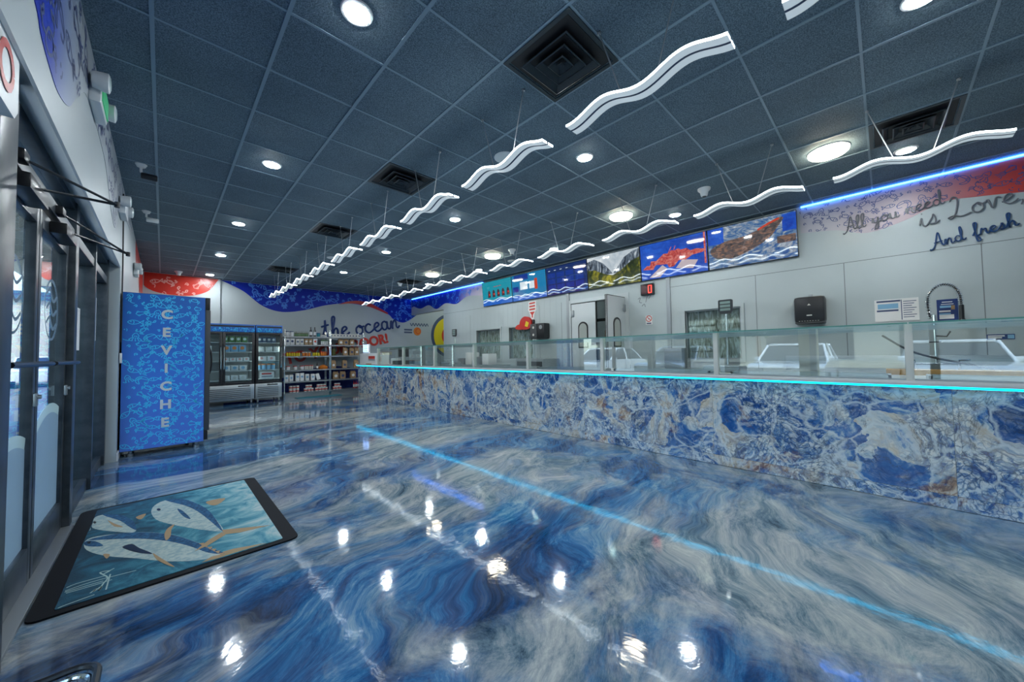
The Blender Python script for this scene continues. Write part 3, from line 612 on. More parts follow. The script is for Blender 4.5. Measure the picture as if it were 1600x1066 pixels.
# neon scripts on the right wall (unlit tubes on standoffs)
RT = Plane((6.83, 0, 0), (0, -1, 0), (0, 0, 1), (-1, 0, 0))
for txt, p0, p1, mt, lab in (('All you need', (1322, 363), (1476, 318), 'neon', 'grey unlit neon script reading All you need across the lilac mural'), ('is Love,', (1438, 356), (1604, 312), 'neon', 'grey unlit neon script reading is Love, under the red mural'), ('And fresh', (1458, 388), (1592, 352), 'neonblue', 'navy neon script reading And fresh above the panel seam')):
    A, B = at(*p0, 0, 6.83), at(*p1, 0, 6.83); L = math.hypot(A.y-B.y, B.z-A.z); an = math.atan2(B.z-A.z, A.y-B.y); m = MB()
    for st in handwriting(txt, L, an): m.tube([RT(-A.y+a, A.z+b, .02) for a, b in st], .0075, 0, 6)
    sign = tag(m.build('neon_sign', mt), lab, 'sign')
    for st in handwriting(txt, L, an)[::2]: s = MB(); q = RT(-A.y+st[len(st)//2][0], A.z+st[len(st)//2][1], 0); s.tube([q, q+Vector((-.02, 0, 0))], .004); s.build('standoff', 'chrome', sign)

# ================================================================== CEILING FIXTURES
def pendant():
    t = thing('pendant_lamp', '', 'lamp')
    N = 40; L = 1.0
    zf = lambda y: .030*math.sin(2*math.pi*(y/L)*2 - 1.2)
    for sx in (-1, 1):
        vs = []; fs = []; mi = []
        for i in range(N+1):
            y = -L/2+L*i/N; z = zf(y); x0, x1 = sx*.008, sx*.062
            vs += [(x0, y, z-.004), (x1, y, z-.004), (x1, y, z+.012), (x0, y, z+.012)]
        p = MB()
        for i in range(N):
            for k in range(4):
                p.add([], []) ; p.f.append([4*i+k, 4*i+(k+1) % 4, 4*(i+1)+(k+1) % 4, 4*(i+1)+k]); p.m.append(1 if k == 1 else 0); p.sm.append(True)
        p.v = vs; p.f.append([0, 1, 2, 3]); p.m.append(1); p.sm.append(False); p.f.append([4*N, 4*N+1, 4*N+2, 4*N+3]); p.m.append(1); p.sm.append(False)
        p.build('light_panel', ['pend', 'pendedge'], t)
    p = MB()
    for i in range(N):
        y0, y1 = -L/2+L*i/N, -L/2+L*(i+1)/N
        p.add([(-.008, y0, zf(y0)-.004), (.008, y0, zf(y0)-.004), (.008, y1, zf(y1)-.004), (-.008, y1, zf(y1)-.004), (-.008, y0, zf(y0)+.02), (.008, y0, zf(y0)+.02), (.008, y1, zf(y1)+.02), (-.008, y1, zf(y1)+.02)], [(0, 1, 2, 3), (4, 5, 6, 7), (0, 4, 7, 3), (1, 5, 6, 2)])
    p.build('channel', 'slate', t)
    for s in (-1, 1):
        c = MB(); c.tube([(0, s*.11, zf(s*.11)+.018), (0, s*.26, CEIL-2.8-.006)], .0045, 0, 6); c.lathe((0, s*.26, CEIL-2.8-.02), [(.012, 0), (.014, .012)], 0, 10); c.build('cable', 'cable', t)
    return t
p0 = pendant(); first = True
for X, ys, row in ((2.057, [-.23+1.22*k for k in range(10)], 'over the open floor'), (4.497, [-.22+1.22*k for k in range(10)], 'over the counter')):
    for k, y in enumerate(ys):
        lab = 'wavy glowing pendant lamp, %s from the camera in the row %s' % (ORD[k], row)
        if first: p0.location = (X, y, 2.8); tag(p0, lab, None, 'wavy pendant lamps'); first = False
        else: dup(p0, (X, y, 2.8), None, lab, 'wavy pendant lamps')
# recessed downlights
d0 = thing('downlight', '', 'light'); m = MB(); m.lathe((0, 0, -.012), [(.078, 0), (.092, .003), (.095, .012)], 0, 28); m.build('trim_ring', 'white', d0)
m = MB(); m.lathe((0, 0, -.016), [(.05, 0), (.07, .001), (.0745, .006)], 0, 28); m.build('lens', 'down', d0)
k = 0
for X, row in ((.837, 'beside the storefront wall'), (3.277, 'over the middle of the floor'), (5.717, 'near the menu screens')):
    for j, y in enumerate([-.23+2.435*q for q in range(6 if X < 1 else 5)]):
        lab = 'round glowing downlight, %s from the camera in the line %s' % (ORD[j], row)
        if k == 0: d0.location = (X, y, CEIL); tag(d0, lab, None, 'ceiling downlights')
        else: dup(d0, (X, y, CEIL), None, lab, 'ceiling downlights')
        k += 1
# surface discs
d0 = thing('ceiling_disc_lamp', '', 'light'); m = MB(); m.lathe((0, 0, -.05), [(.125, .0), (.15, .004), (.168, .02), (.165, .05)], 0, 36); m.build('diffuser', 'disc', d0)
m = MB(); m.tube([(.075*math.cos(a*math.pi/12), .075*math.sin(a*math.pi/12), -.051) for a in range(24)], .004, 0, 6, True); m.build('ring', 'greym', d0)
m = MB(); m.lathe((0, 0, -.012), [(.175, 0), (.178, .012)], 0, 36); m.build('base_plate', 'white', d0)
for j, y in enumerate((.351, 2.791, 5.84, 8.28)):
    lab = 'warm white flush disc lamp, %s from the camera over the counter' % ORD[j]
    if j == 0: d0.location = (5.107, y, CEIL); tag(d0, lab, None, 'flush disc lamps')
    else: dup(d0, (5.107, y, CEIL), None, lab, 'flush disc lamps')
# square air diffusers
d0 = thing('air_vent', '', 'vent')
def sq_ring(mb, r0, z0, r1, z1, mi=0, th=.004):
    for s in range(4):
        c, si = [(1, 0), (0, 1), (-1, 0), (0, -1)][s]
        R = lambda x, y: (x*c-y*si, x*si+y*c)
        vs = [(*R(-r0, -r0), z0), (*R(r0, -r0), z0), (*R(r1, -r1), z1), (*R(-r1, -r1), z1)]
        mb.add(vs+[(x, y, z+th) for x, y, z in vs], [(0, 1, 2, 3), (7, 6, 5, 4), (0, 1, 5, 4), (1, 2, 6, 5), (2, 3, 7, 6), (3, 0, 4, 7)], mi)
m = MB(); sq_ring(m, .297, -.012, .268, -.012); m.build('frame', 'vent', d0)
for r in (.205, .135, .07): m = MB(); sq_ring(m, r, -.040, r-.042, -.006); sq_ring(m, r, -.040, r-.008, -.044); m.build('louvre', 'vent', d0)
m = MB(); sq_ring(m, .022, -.034, .002, -.02); m.build('centre_cone', 'vent', d0)
m = MB(); m.box(-.26, .26, -.26, .26, -.003, -.001); m.build('backing', 'blackm', d0)
vl = [((2.057, 1.571), 'black square air vent in the ceiling by the first pendant of the floor row'), ((2.057, 4.011), 'second black square air vent along the floor row of pendants'), ((2.057, 6.451), 'third black square air vent along the floor row of pendants'), ((2.057, 10.111), 'farthest black square air vent, near the blue back mural'), ((5.107, -.259), 'black square air vent in the ceiling beside the lilac mural'), ((5.107, 9.5), 'black square air vent far along the counter ceiling')]
for j, (p, lab) in enumerate(vl):
    if j == 0: d0.location = (*p, CEIL-.003); tag(d0, lab, None, 'square air vents')
    else: dup(d0, (*p, CEIL-.003), None, lab, 'square air vents')
# cone shaped smoke / camera domes and round speaker plates
d0 = thing('smoke_detector', '', 'detector'); m = MB(); m.lathe((0, 0, -.105), [(.03, 0), (.04, .012), (.05, .06), (.075, .085), (.078, .105)], 0, 24); m.build('housing', 'white', d0)
m = MB(); m.lathe((0, 0, -.112), [(.02, 0), (.028, .008)], 0, 16); m.build('sensor', 'darkgrey', d0)
for j, (px, lab) in enumerate([((1100, 295), 'white cone shaped detector under the ceiling near the two closest menu screens'), ((800, 390), 'white cone shaped detector above the middle counter pendants'), ((625, 442), 'white cone shaped detector far along the counter near the back wall'), ((626, 462), 'farthest white cone shaped detector in front of the blue mural corner'), ((279, 424), 'white cone shaped detector over the red mural patch')]):
    p = at(*px, 2, CEIL); p.y = min(p.y, 12.2)
    if j == 0: d0.location = p; tag(d0, lab, None, 'cone detectors')
    else: dup(d0, p, None, lab, 'cone detectors')
for j, (px, lab) in enumerate([((789, 246), 'round white blank plate on the ceiling behind the second floor row pendant'), ((520, 403), 'round white plate on the ceiling far along the floor row pendants'), ((801, 408), 'round white plate on the ceiling behind a counter pendant')]):
    p = at(*px, 2, CEIL); m = MB(); m.lathe((0, 0, -.014), [(.10, 0), (.115, .006), (.118, .014)], 0, 28); m2 = m.build('ceiling_plate', 'white'); m2.location = p; tag(m2, lab, 'ceiling plate', 'round ceiling plates')
# LED strip where the right wall meets the ceiling
m = MB(); m.box(6.795, 6.812, Y0, .80, CEIL-.024, CEIL-.009); tag(m.build('light_strip', 'blueled'), 'glowing blue light strip along the ceiling over the lilac mural', 'light strip')
m = MB(); m.box(6.795, 6.812, 8.25, 12.5, CEIL-.024, CEIL-.009); tag(m.build('light_strip', 'blueled'), 'glowing blue light strip along the ceiling over the far fascia mural', 'light strip')

# ---- emergency lights, cameras, cable on the left wall
def emergency(y, z, lab, sign):
    t = thing('emergency_light', lab, 'emergency light', (-.38, y, z)); b = MB(); b.box(0, .06, -.18, .18, -.1, .1, 0, .02); b.build('housing', 'white', t)
    if sign: b = MB(); b.box(.06, .066, -.15, .15, -.07, .07, 0); b.build('sign_face', 'exitgreen', t)
    for s in (-1, 1): b = MB(); b.lathe((.02, s*.21, .03), [(.05, 0), (.06, .05), (.062, .075), (.05, .08)], 0, 18, 0); b.lathe((.1, s*.21, .03), [(.045, 0), (.04, .004)], 1, 18, 0); b.build('lamp_head', ['white', 'frost2'], t)
emergency(3.78, 3.02, 'white emergency light with a green exit face and two lamp heads above the doors', True)
emergency(6.05, 2.93, 'white twin head emergency light above the end of the storefront', False)
emergency(8.9, 2.72, 'small white emergency light on the far side wall before the red mural', False)
def camera_thing(p, lab, dark):
    t = thing('security_camera', lab, 'camera', p); b = MB(); b.lathe((0, 0, -.03), [(.035, 0), (.05, .03)], 0, 16); b.build('mount', 'white', t)
    b = MB(); b.tube([(0, 0, -.02), (0, .01, -.08), (.03, .0, -.11)], .012); b.build('arm', 'white', t); b = MB(); b.lathe((.0, 0, -.12), [(.03, 0), (.034, .01), (.034, .12), (.028, .13)], 0, 16, 0); b.build('barrel', 'black' if dark else 'white', t)
camera_thing((-.2, 5.6, CEIL), 'black barrel security camera on the ceiling beside the storefront wall', True)
camera_thing((-.2, 7.35, CEIL), 'white barrel security camera on the ceiling past the storefront', False)
b = MB(); b.tube(smooth_line([(-.37, 6.35, 3.2), (-.368, 6.4, 2.8), (-.366, 6.41, 2.4), (-.366, 6.41, 2.05), (-.366, 6.41, 1.4)], 6), .007); tag(b.build('power_cable', 'black'), 'black cable running down the side wall behind the blue wrapped cooler', 'cable')

# ================================================================== COUNTER
CX, CTOP = 4.2, .945
CY0, CY1 = -2.6, 10.93
t = thing('service_counter', 'long counter clad in blue and cream marble slabs with a pale top', 'counter', (0, 0, 0))
ys = [CY0]+[-.333+1.625*k for k in range(-1, 7)]+[CY1]
ys = sorted(set(round(q, 3) for q in ys if CY0 <= q <= CY1))
for a, b_ in zip(ys, ys[1:]):
    b = MB(); b.box(CX, CX+.03, a+.001, b_-.001, .105, .89); b.build('front_slab', 'marble', t)
    b = MB(); b.box(CX-.001, CX+.03, a+.001, b_-.001, .004, .103); b.build('plinth_slab', 'marble', t)
b = MB(); b.box(CX, CX+.7, CY1, CY1+.03, .004, .89); b.build('end_slab', 'marble', t)
b = MB(); b.box(CX+.012, CX+.74, CY0, CY1-.01, 0, .885); b.build('carcass', mat('counter_core', (.5, .5, .48), .6), t)
b = MB(); b.box(CX-.05, CX+.78, CY0, CY1+.06, .908, CTOP, 0, .004); b.build('countertop', 'counter', t)
b = MB(); b.box(CX-.047, CX-.03, CY0, CY1+.05, .893, .907); b.box(CX-.03, CX+.02, CY0, CY1+.05, .889, .908, 1); o = b.build('led_strip', ['cyan', 'greym'], t); o['label'] = 'glowing cyan light strip'
# glass sneeze guard
t = thing('sneeze_guard', 'long glass sneeze guard with white posts on the marble counter', 'sneeze guard', (0, 0, 0))
PY = [-2.5, -1.5, -.13, 1.24, 2.61, 3.97, 5.36, 6.73, 8.14, 9.55]; GXX = 4.19; GT = 1.395
for y in PY:
    b = MB(); b.box(GXX-.018, GXX+.05, y-.022, y+.022, CTOP+.001, GT-.012, 0, .003); b.build('post', 'offwhite', t)
for a, b_ in zip(PY, PY[1:]):
    b = MB(); b.box(GXX-.004, GXX+.002, a+.024, b_-.024, CTOP+.012, GT-.014); b.build('front_pane', 'glass', t)
    b = MB(); b.box(GXX-.05, GXX+.36, a+.004, b_-.004, GT-.01, GT); 
    b.box(GXX-.053, GXX-.05, a+.004, b_-.004, GT-.011, GT+.001, 1); b.build('top_shelf', ['shelfglass', 'gedge'], t)
b = MB(); b.box(GXX+.33, GXX+.35, PY[0], PY[-1], GT-.05, GT-.012); b.build('rear_rail', 'steel', t)
b = MB()
for a, b_ in zip(PY, PY[1:]): b.box(GXX-.008, GXX+.008, a+.024, b_-.024, CTOP+.001, CTOP+.013)
b.build('sill_channel', 'greym', t)
# food wells let into the counter
wz = CTOP+.002
for i, (a, b_) in enumerate(zip(PY[1:-1], PY[2:])):
    if i in (7,): continue
    q = thing('food_well', 'shallow steel food well behind the %s glass bay of the counter' % ORD[i], 'food well', (4.44, (a+b_)/2, wz), 0, 'food wells in the counter'); L = (b_-a)/2-.1
    e = MB(); 
    for r in ((-.14, .14, -L, -L+.02), (-.14, .14, L-.02, L), (-.14, -.12, -L, L), (.12, .14, -L, L)): e.box(*r, 0, .03)
    e.build('rim', 'steel', q)
    e = MB(); e.box(-.12, .12, -L+.02, L-.02, 0, .006); e.build('tray', 'greym', q)

# ---- things at the far end of the counter
t = thing('lightbox_menu', 'glowing blue light box with printed lines standing at the counter end', 'sign', (4.36, 10.75, 1.262))
b = MB(); b.box(-.02, .02, -.21, .21, .02, .27, 0, .006); b.build('case', 'white', t)
b = MB(); b.box(-.023, -.02, -.19, .19, .04, .25); b.build('lit_face', 'ledblue', t)
b = MB(); pl = Plane((-.024, 0, 0), (0, -1, 0), (0, 0, 1), (-1, 0, 0))
for k in range(5): b.prism(pl, [(-.14, .06+.037*k), (.14-.05*(k % 2), .06+.037*k), (.14-.05*(k % 2), .075+.037*k), (-.14, .075+.037*k)], 0, .001, k % 2)
b.build('printed_lines', ['ink', 'redp'], t); b = MB(); b.box(-.05, .05, -.12, .12, 0, .02, 0, .004); b.build('foot', 'white', t)
b = MB(); b.box(4.22, 4.6, 9.75, 10.9, CTOP+.001, 1.26, 0, .01); tag(b.build('white_cabinet', 'white'), 'low white cabinet box standing on the far end of the counter', 'cabinet')
b = MB(); b.box(4.206, 4.218, 9.78, 10.25, 1.06, 1.2); b.box(4.204, 4.206, 9.8, 10.23, 1.1, 1.18, 1); b.box(4.203, 4.206, 9.8, 10.23, 1.065, 1.085, 2); tag(b.build('counter_sign', ['white', 'redp', 'slate']), 'small red and white sign on the front of the white cabinet', 'sign')
for k, (y, c) in enumerate(((10.6, 'paper'), (10.2, 'kraft'))): b = MB(); b.box(4.17, 4.215, y-.15, y+.12, CTOP+.001, CTOP+.012+.01*k); tag(b.build('leaflet_stack', c), ['white leaflets lying flat before the white cabinet', 'brown card pack lying before the white cabinet'][k], 'leaflets')
# cash register and equipment behind the far bays
t = thing('cash_register', 'grey touch screen cash register behind the farthest glass bay', 'cash register', (4.75, 9.2, CTOP+.001), .2)
b = MB(); b.box(-.2, .2, -.22, .22, 0, .1, 0, .01); b.build('drawer', 'darkgrey', t); b = MB(); b.box(.0, .04, -.05, .05, .1, .25); b.build('stand', 'greym', t); b = MB(); b.box(-.02, .02, -.2, .2, .2, .46, 0, .01); b.build('screen', 'darkgrey', t)
b = MB(); b.box(-.05, .15, .3, .48, 0, .16, 0, .015); b.build('printer', 'white', t)
def scale_thing(x, y, lab, ztop):
    t = thing('counter_scale', lab, 'scale', (x, y, CTOP+.001)); b = MB(); b.box(-.16, .16, -.19, .19, 0, .06, 0, .012); b.build('body', 'greym', t); b = MB(); b.box(-.15, .15, -.18, .18, .06, .075, 0, .006); b.build('platter', 'steel', t)
    b = MB(); b.tube([(.13, 0, .05), (.13, 0, ztop-CTOP-.15)], .012, 0, 10); b.build('pole', 'chrome', t)
    b = MB(); z = ztop-CTOP; pl = Plane((.13, 0, 0), (0, 1, 0), (0, 0, 1), (-1, 0, 0))
    b.prism(pl, [(-.075, z-.13), (-.05, z-.17), (.05, z-.17), (.075, z-.13), (.075, z-.01), (.065, z), (-.065, z), (-.075, z-.01)], 0, .035, 0)
    b.build('display', 'darkgrey', t); b = MB()
    for k in range(3): b.prism(pl, [(-.055, z-.05-.042*k), (.055, z-.05-.042*k), (.055, z-.02-.042*k), (-.055, z-.02-.042*k)], .0351, .037, 0)
    b.build('readout', mat('grey_green_readout', (.3, .4, .36), .2), t)
scale_thing(4.775, 1.325, 'counter scale with a pole display before the nearest cold room window', 1.81)
scale_thing(4.775, 6.98, 'counter scale with a pole display toward the far end of the counter', 1.78)

# ================================================================== BACK WORK AREA
t = thing('prep_sink', 'stainless prep sink and bench along the white panel wall', 'sink', (0, 0, 0))
b = MB(); b.box(6.2, 6.8, -2.4, 1.05, .84, .88, 0, .004); b.box(6.2, 6.22, -2.4, 1.05, .74, .84); b.build('bench_top', 'steel', t)
b = MB(); b.box(6.78, 6.81, -2.4, 1.05, .88, 1.10, 0, .003); b.build('backsplash', 'steel', t)
for y in (-2.3, -.7, .95):
    for x in (6.26, 6.72): b = MB(); b.tube([(x, y, 0), (x, y, .84)], .02, 0, 10); b.build('leg', 'steel', t)
b = MB()
for q in ((6.3, 6.68, -.75, -.73), (6.3, 6.68, -.13, -.11), (6.3, 6.32, -.75, -.11), (6.66, 6.68, -.75, -.11)): b.box(*q, .882, .9)
b.box(6.32, 6.66, -.73, -.13, .8805, .883, 1); b.build('basin', ['steel', 'darkgrey'], t)
b = MB(); b.box(6.08, 6.19, -2.3, -.0, .88, .955, 0, .006); o = b.build('cutting_board', 'wood'); tag(o, 'long golden cutting board edge on the front of the steel bench', 'cutting board')
b = MB(); b.box(6.08, 6.2, -2.3, 0, .80, .879); b.build('rail', 'steel', t)
t = thing('prerinse_faucet', 'chrome spring arch faucet rising from the steel sink', 'faucet', (6.62, -.42, .885))
b = MB(); b.tube([(0, -.17, .12), (0, .17, .12)], .016); b.tube([(0, -.17, .0), (0, -.17, .12)], .014); b.tube([(0, .17, 0), (0, .17, .12)], .014); b.build('mixer_body', 'chrome', t)
for s in (-1, 1): b = MB(); b.tube([(-.0, s*.17, .12), (-.02, s*.17, .16), (-.02, s*.25, .165)], .009); b.build('handle', 'chrome', t)
b = MB(); b.tube([(0, 0, .12), (0, 0, .70)], .012); b.build('riser', 'chrome', t)
arch = smooth_line([(0, .03, .66), (0, .045, .85), (0, .02, .97), (0, -.06, 1.05), (0, -.15, 1.03), (0, -.2, .93), (0, -.21, .8)], 8)
b = MB(); b.tube(arch, .009); b.build('hose', 'darkgrey', t)
hel = []; arch3 = [Vector(p) for p in arch]; n = 360
for i in range(n):
    f = i/(n-1)*(len(arch3)-1); k = min(int(f), len(arch3)-2); p = arch3[k].lerp(arch3[k+1], f-k); tg = (arch3[k+1]-arch3[k]).normalized(); u = Vector((1, 0, 0)); w = tg.cross(u); a = i/n*2*math.pi*34
    hel.append(p+u*.02*math.cos(a)+w*.02*math.sin(a))
b = MB(); b.tube(hel, .004, 0, 5); b.build('spring', 'chrome', t)
b = MB(); b.tube([(0, -.21, .8), (0, -.21, .62)], .02); b.lathe((0, -.21, .58), [(.035, 0), (.03, .05), (.02, .06)], 0, 14); b.build('spray_head', 'black', t)
b = MB(); b.tube([(0, 0, .45), (0, -.09, .44), (0, -.12, .5)], .008); b.lathe((0, 0, .37), [(.05, 0), (.05, .012)], 0, 16); b.build('bracket', 'black', t)
b = MB(); b.tube(smooth_line([(6.6, .02, 1.36), (6.6, -.25, 1.14), (6.55, -.65, 1.0), (6.5, -1.0, .9)], 6), .012); tag(b.build('drain_hose', 'darkgrey'), 'dark hose sagging across the sink below the spring faucet', 'hose')
# wall items
t = thing('towel_dispenser', 'black paper towel dispenser on the white wall above the glass', 'dispenser', (6.83, .735, 1.765))
b = MB(); b.box(-.2, -.002, -.175, .175, -.19, .19, 0, .045); b.build('cover', 'black', t); b = MB(); b.box(-.19, -.01, -.165, .165, -.2, -.17, 0, .01); b.build('outlet', 'darkgrey', t)
b = MB(); pl = Plane((-.2015, 0, 0), (0, -1, 0), (0, 0, 1), (-1, 0, 0)); b.prism(pl, [(-.02, .06), (.02, .06), (0, .085)], 0, .001); b.prism(pl, [(-.03, -.09), (.03, -.09), (.03, -.075), (-.03, -.075)], 0, .001)
for k in range(8): b.prism(pl, [(-.12+.03*k, -.165), (-.105+.03*k, -.165), (-.105+.03*k, -.16), (-.12+.03*k, -.16)], 0, .001)
b.build('printed_mark', 'offwhite', t); b = MB(); b.box(-.03, -.002, -.025, .025, .195, .235, 0, .005); b.build('lock', 'greym', t)
t = thing('speaker_box', 'black two tone wall speaker box beside the cold room doorway', 'speaker', (6.83, 5.94, 1.74))
b = MB(); b.box(-.22, -.002, -.23, .23, -.19, .19, 0, .03); b.build('cabinet', 'black', t); b = MB(); b.box(-.235, -.219, -.0, .22, -.17, .17, 0, .01); b.build('panel', 'darkgrey', t)
for z in (-.09, .09): b = MB(); b.lathe((-.236, .11, z), [(.025, 0), (.03, .0), (.03, .004)], 0, 16, 0); b.build('speaker_cone', 'offwhite', t)
b = MB(); b.lathe((-.225, -.12, .09), [(.05, 0), (.05, .008)], 0, 18, 0); b.build('dial', 'greym', t)
def poster(name, px0, px1, base, lab, cat, lines, X=6.83, th=.006, kind='text'):
    A, B = at(*px0, 0, X), at(*px1, 0, X); y0, y1 = A.y, B.y; z1, z0 = A.z, B.z
    t = thing(name, lab, cat, (X-.001, (y0+y1)/2, (z0+z1)/2)); w, h = abs(y0-y1)/2, abs(z1-z0)/2
    b = MB(); b.box(-th, 0, -w, w, -h, h); b.build('sheet', base, t); pl = Plane((-th, 0, 0), (0, -1, 0), (0, 0, 1), (-1, 0, 0)); b = MB()
    for (a0, b0, a1, b1, mi) in lines: b.prism(pl, [(a0*w, b0*h), (a1*w, b0*h), (a1*w, b1*h), (a0*w, b1*h)], .0002, .001+.0004*mi, mi)
    b.build('print', ['ink', 'paper', 'lblue', 'redp', 'kraft'], t); return t
L = [(-.9, .75, .2, .9, 0), (-.85, .15, .1, .6, 2), (-.8, .25, 0, .5, 0), (-.9, -.1, .1, .05, 0), (.22, -.9, .26, .9, 0), (-.9, -.85, .1, -.3, 1)]+[(.32, .7-.2*k, .9-.1*(k % 3), .76-.2*k, 0) for k in range(8)]
poster('wall_poster', (1366, 470), (1437, 500), 'paper', 'wide white notice with blue print on the wall by the spring faucet', 'poster', L)
poster('wall_placard', (1463, 469), (1498, 500), 'navy', 'small dark blue placard on the wall right behind the spring faucet', 'placard', [(-.5, .7, .5, .78, 1), (-.6, .5, .6, .56, 1), (-.7, .2, .7, .4, 2), (-.8, -.2, .3, -.05, 1), (.35, .0, .7, .4, 4), (-.8, -.85, .6, -.45, 1), (-.8, -.45, .3, -.3, 2)])
poster('wall_sticker', (1541, 523), (1586, 530), 'navy', 'narrow dark blue label strip low on the white wall above the sink', 'sticker', [(-.9, .1, .3, .6, 1), (-.9, -.6, .1, -.1, 1), (.5, -.7, .95, .7, 2)])
t = poster('no_smoking_sign', (1009, 494), (1019.5, 507), 'paper', 'small white prohibition sign with a red ring beside the cold room door', 'sign', [(-.7, -.85, .7, -.6, 0), (-.25, .2, .3, .35, 0)])
b = MB(); pl = Plane((-.0075, 0, .03), (0, -1, 0), (0, 0, 1), (-1, 0, 0)); b.ribbon(pl, circle(0, 0, .055, 20), .014, .001); b.ribbon(pl, [(-.04, .04), (.04, -.04)], .012, .0012); b.build('red_ring', 'redp', t)
m = MB(); A = at(997, 474, 0, 6.83)
for k, st in enumerate(([(0, .08), (.05, .1), (.03, .02), (.08, 0)], [(.16, .0), (.2, .12), (.27, .14), (.22, .06)], [(.08, -.07), (.13, -.03), (.15, -.09)])): m.ribbon(RT, [(-A.y+a, A.z+b_) for a, b_ in smooth_line(st, 4)], .012, .002)
tag(m.build('wall_drawing', 'neon'), 'small grey scribble drawn on the wall beside the red number display', 'drawing')
t = thing('number_display', 'black box with a glowing red digit hung below the fish screens', 'display', (6.83, 3.19, 2.41)); b = MB(); b.box(-.06, -.002, -.13, .13, -.11, .11, 0, .006); b.build('case', 'black', t)
b = MB(); pl = Plane((-.0605, 0, 0), (0, -1, 0), (0, 0, 1), (-1, 0, 0)); b.ribbon(pl, [(.03, -.07), (.03, .07), (.09, .07), (.09, -.07), (.03, -.07)], .018, .001); b.build('digit', 'ledred', t)
b = MB(); b.prism(pl, [(-.11, -.08), (-.01, -.08), (-.01, .08), (-.11, .08)], 0, .001); b.build('dim_window', mat('dim_red_window', (.07, .01, .015), .2), t); b = MB(); b.tube([(-.03, -.1, .11), (-.02, -.14, .14)], .003); b.build('cord', 'black', t)
# red sign shaped like a peaked cap with an arrow sign over it
t = thing('cap_sign', 'glossy red peaked cap shaped sign with a yellow square on the wall', 'sign', (6.80, 6.48, 1.98)); pl = Plane((0, 0, 0), (0, -1, 0), (0, 0, 1), (-1, 0, 0))
b = MB(); b.prism(pl, smooth_line([(-.2, -.08), (-.16, .08), (-.02, .17), (.14, .13), (.22, 0), (.2, -.12), (.05, -.17), (-.12, -.15)], 5, True)[:-1], -.015, .06, 0); b.build('crown', 'red', t)
b = MB(); b.prism(pl, smooth_line([(-.36, -.12), (-.3, -.04), (-.14, -.03), (-.1, -.15), (-.24, -.16)], 4, True)[:-1], -.01, .05, 0); b.build('peak', 'redp', t)
b = MB(); b.prism(pl, [(0, -.08), (.1, -.11), (.15, .0), (.05, .05)], .06, .063, 0); b.build('badge', 'yellow', t); b = MB(); b.box(-.02, .03, -.28, -.22, -.1, .075, 0, .01); b.build('bracket', 'black', t)
t = thing('arrow_sign', 'white downward arrow sign with red print above the red cap sign', 'sign', (6.829, 6.28, 2.31)); out = [(-.13, .22), (.13, .22), (.15, .0), (.1, -.06), (.04, -.24), (-.04, -.24), (-.1, -.06), (-.15, 0)]
b = MB(); b.prism(pl, out, 0, .01); b.build('board', 'paper', t); b = MB()
for k in range(3): b.prism(pl, [(-.1, .15-.08*k), (.1, .16-.08*k), (.1, .2-.08*k), (-.1, .19-.08*k)], .01, .011)
b.prism(pl, [(-.09, -.05), (.09, -.05), (.02, -.13), (.02, -.2), (-.02, -.2), (-.02, -.13)], .01, .011); b.build('print', 'redp', t)
# steel equipment against the back wall seen through the guard
t = thing('wall_cooler_unit', 'dark fronted steel under bench cooler against the cold room wall', 'cooler', (6.5, 5.85, 0)); b = MB(); b.box(-.28, .3, -.45, .45, 0, 1.06, 0, .01); b.build('body', 'steel', t); b = MB(); b.box(-.29, -.28, -.4, .4, .2, 1.0); b.build('door', 'darkgrey', t)
t = thing('steel_table', 'steel work table below the far cold room windows', 'table', (6.4, 8.0, 0)); b = MB(); b.box(-.35, .4, -.9, .9, .86, .9, 0, .004); b.build('table_top', 'steel', t)
for x in (-.3, .35):
    for y in (-.85, .85): b = MB(); b.tube([(x, y, 0), (x, y, .86)], .02); b.build('leg', 'steel', t)
for k, (y, h, c) in enumerate([(7.45, .3, 'white'), (7.8, .22, 'steel'), (8.2, .34, 'paper'), (8.55, .18, 'steel')]):
    b = MB(); b.box(6.2, 6.5, y-.13, y+.13, .901, .9+h, 0, .015); tag(b.build('kitchen_bin', c), ['white bin first on the steel table below the far windows', 'steel tub second on the steel table below the far windows', 'tall white bin third on the steel table below the far windows', 'low steel tub last on the steel table below the far windows'][k], 'bin', 'containers on the steel table')
t = thing('steel_table', 'steel work table below the nearest cold room window', 'table', (6.4, 2.1, 0)); b = MB(); b.box(-.3, .4, -.75, .75, .86, .9, 0, .004); b.build('table_top', 'steel', t)
for x in (-.25, .35):
    for y in (-.7, .7): b = MB(); b.tube([(x, y, 0), (x, y, .86)], .02); b.build('leg', 'steel', t)
b = MB(); b.box(6.2, 6.45, 2.35, 2.65, .901, 1.25, 0, .02); tag(b.build('grey_appliance', 'greym'), 'grey boxy appliance on the table under the nearest cold room window', 'appliance')

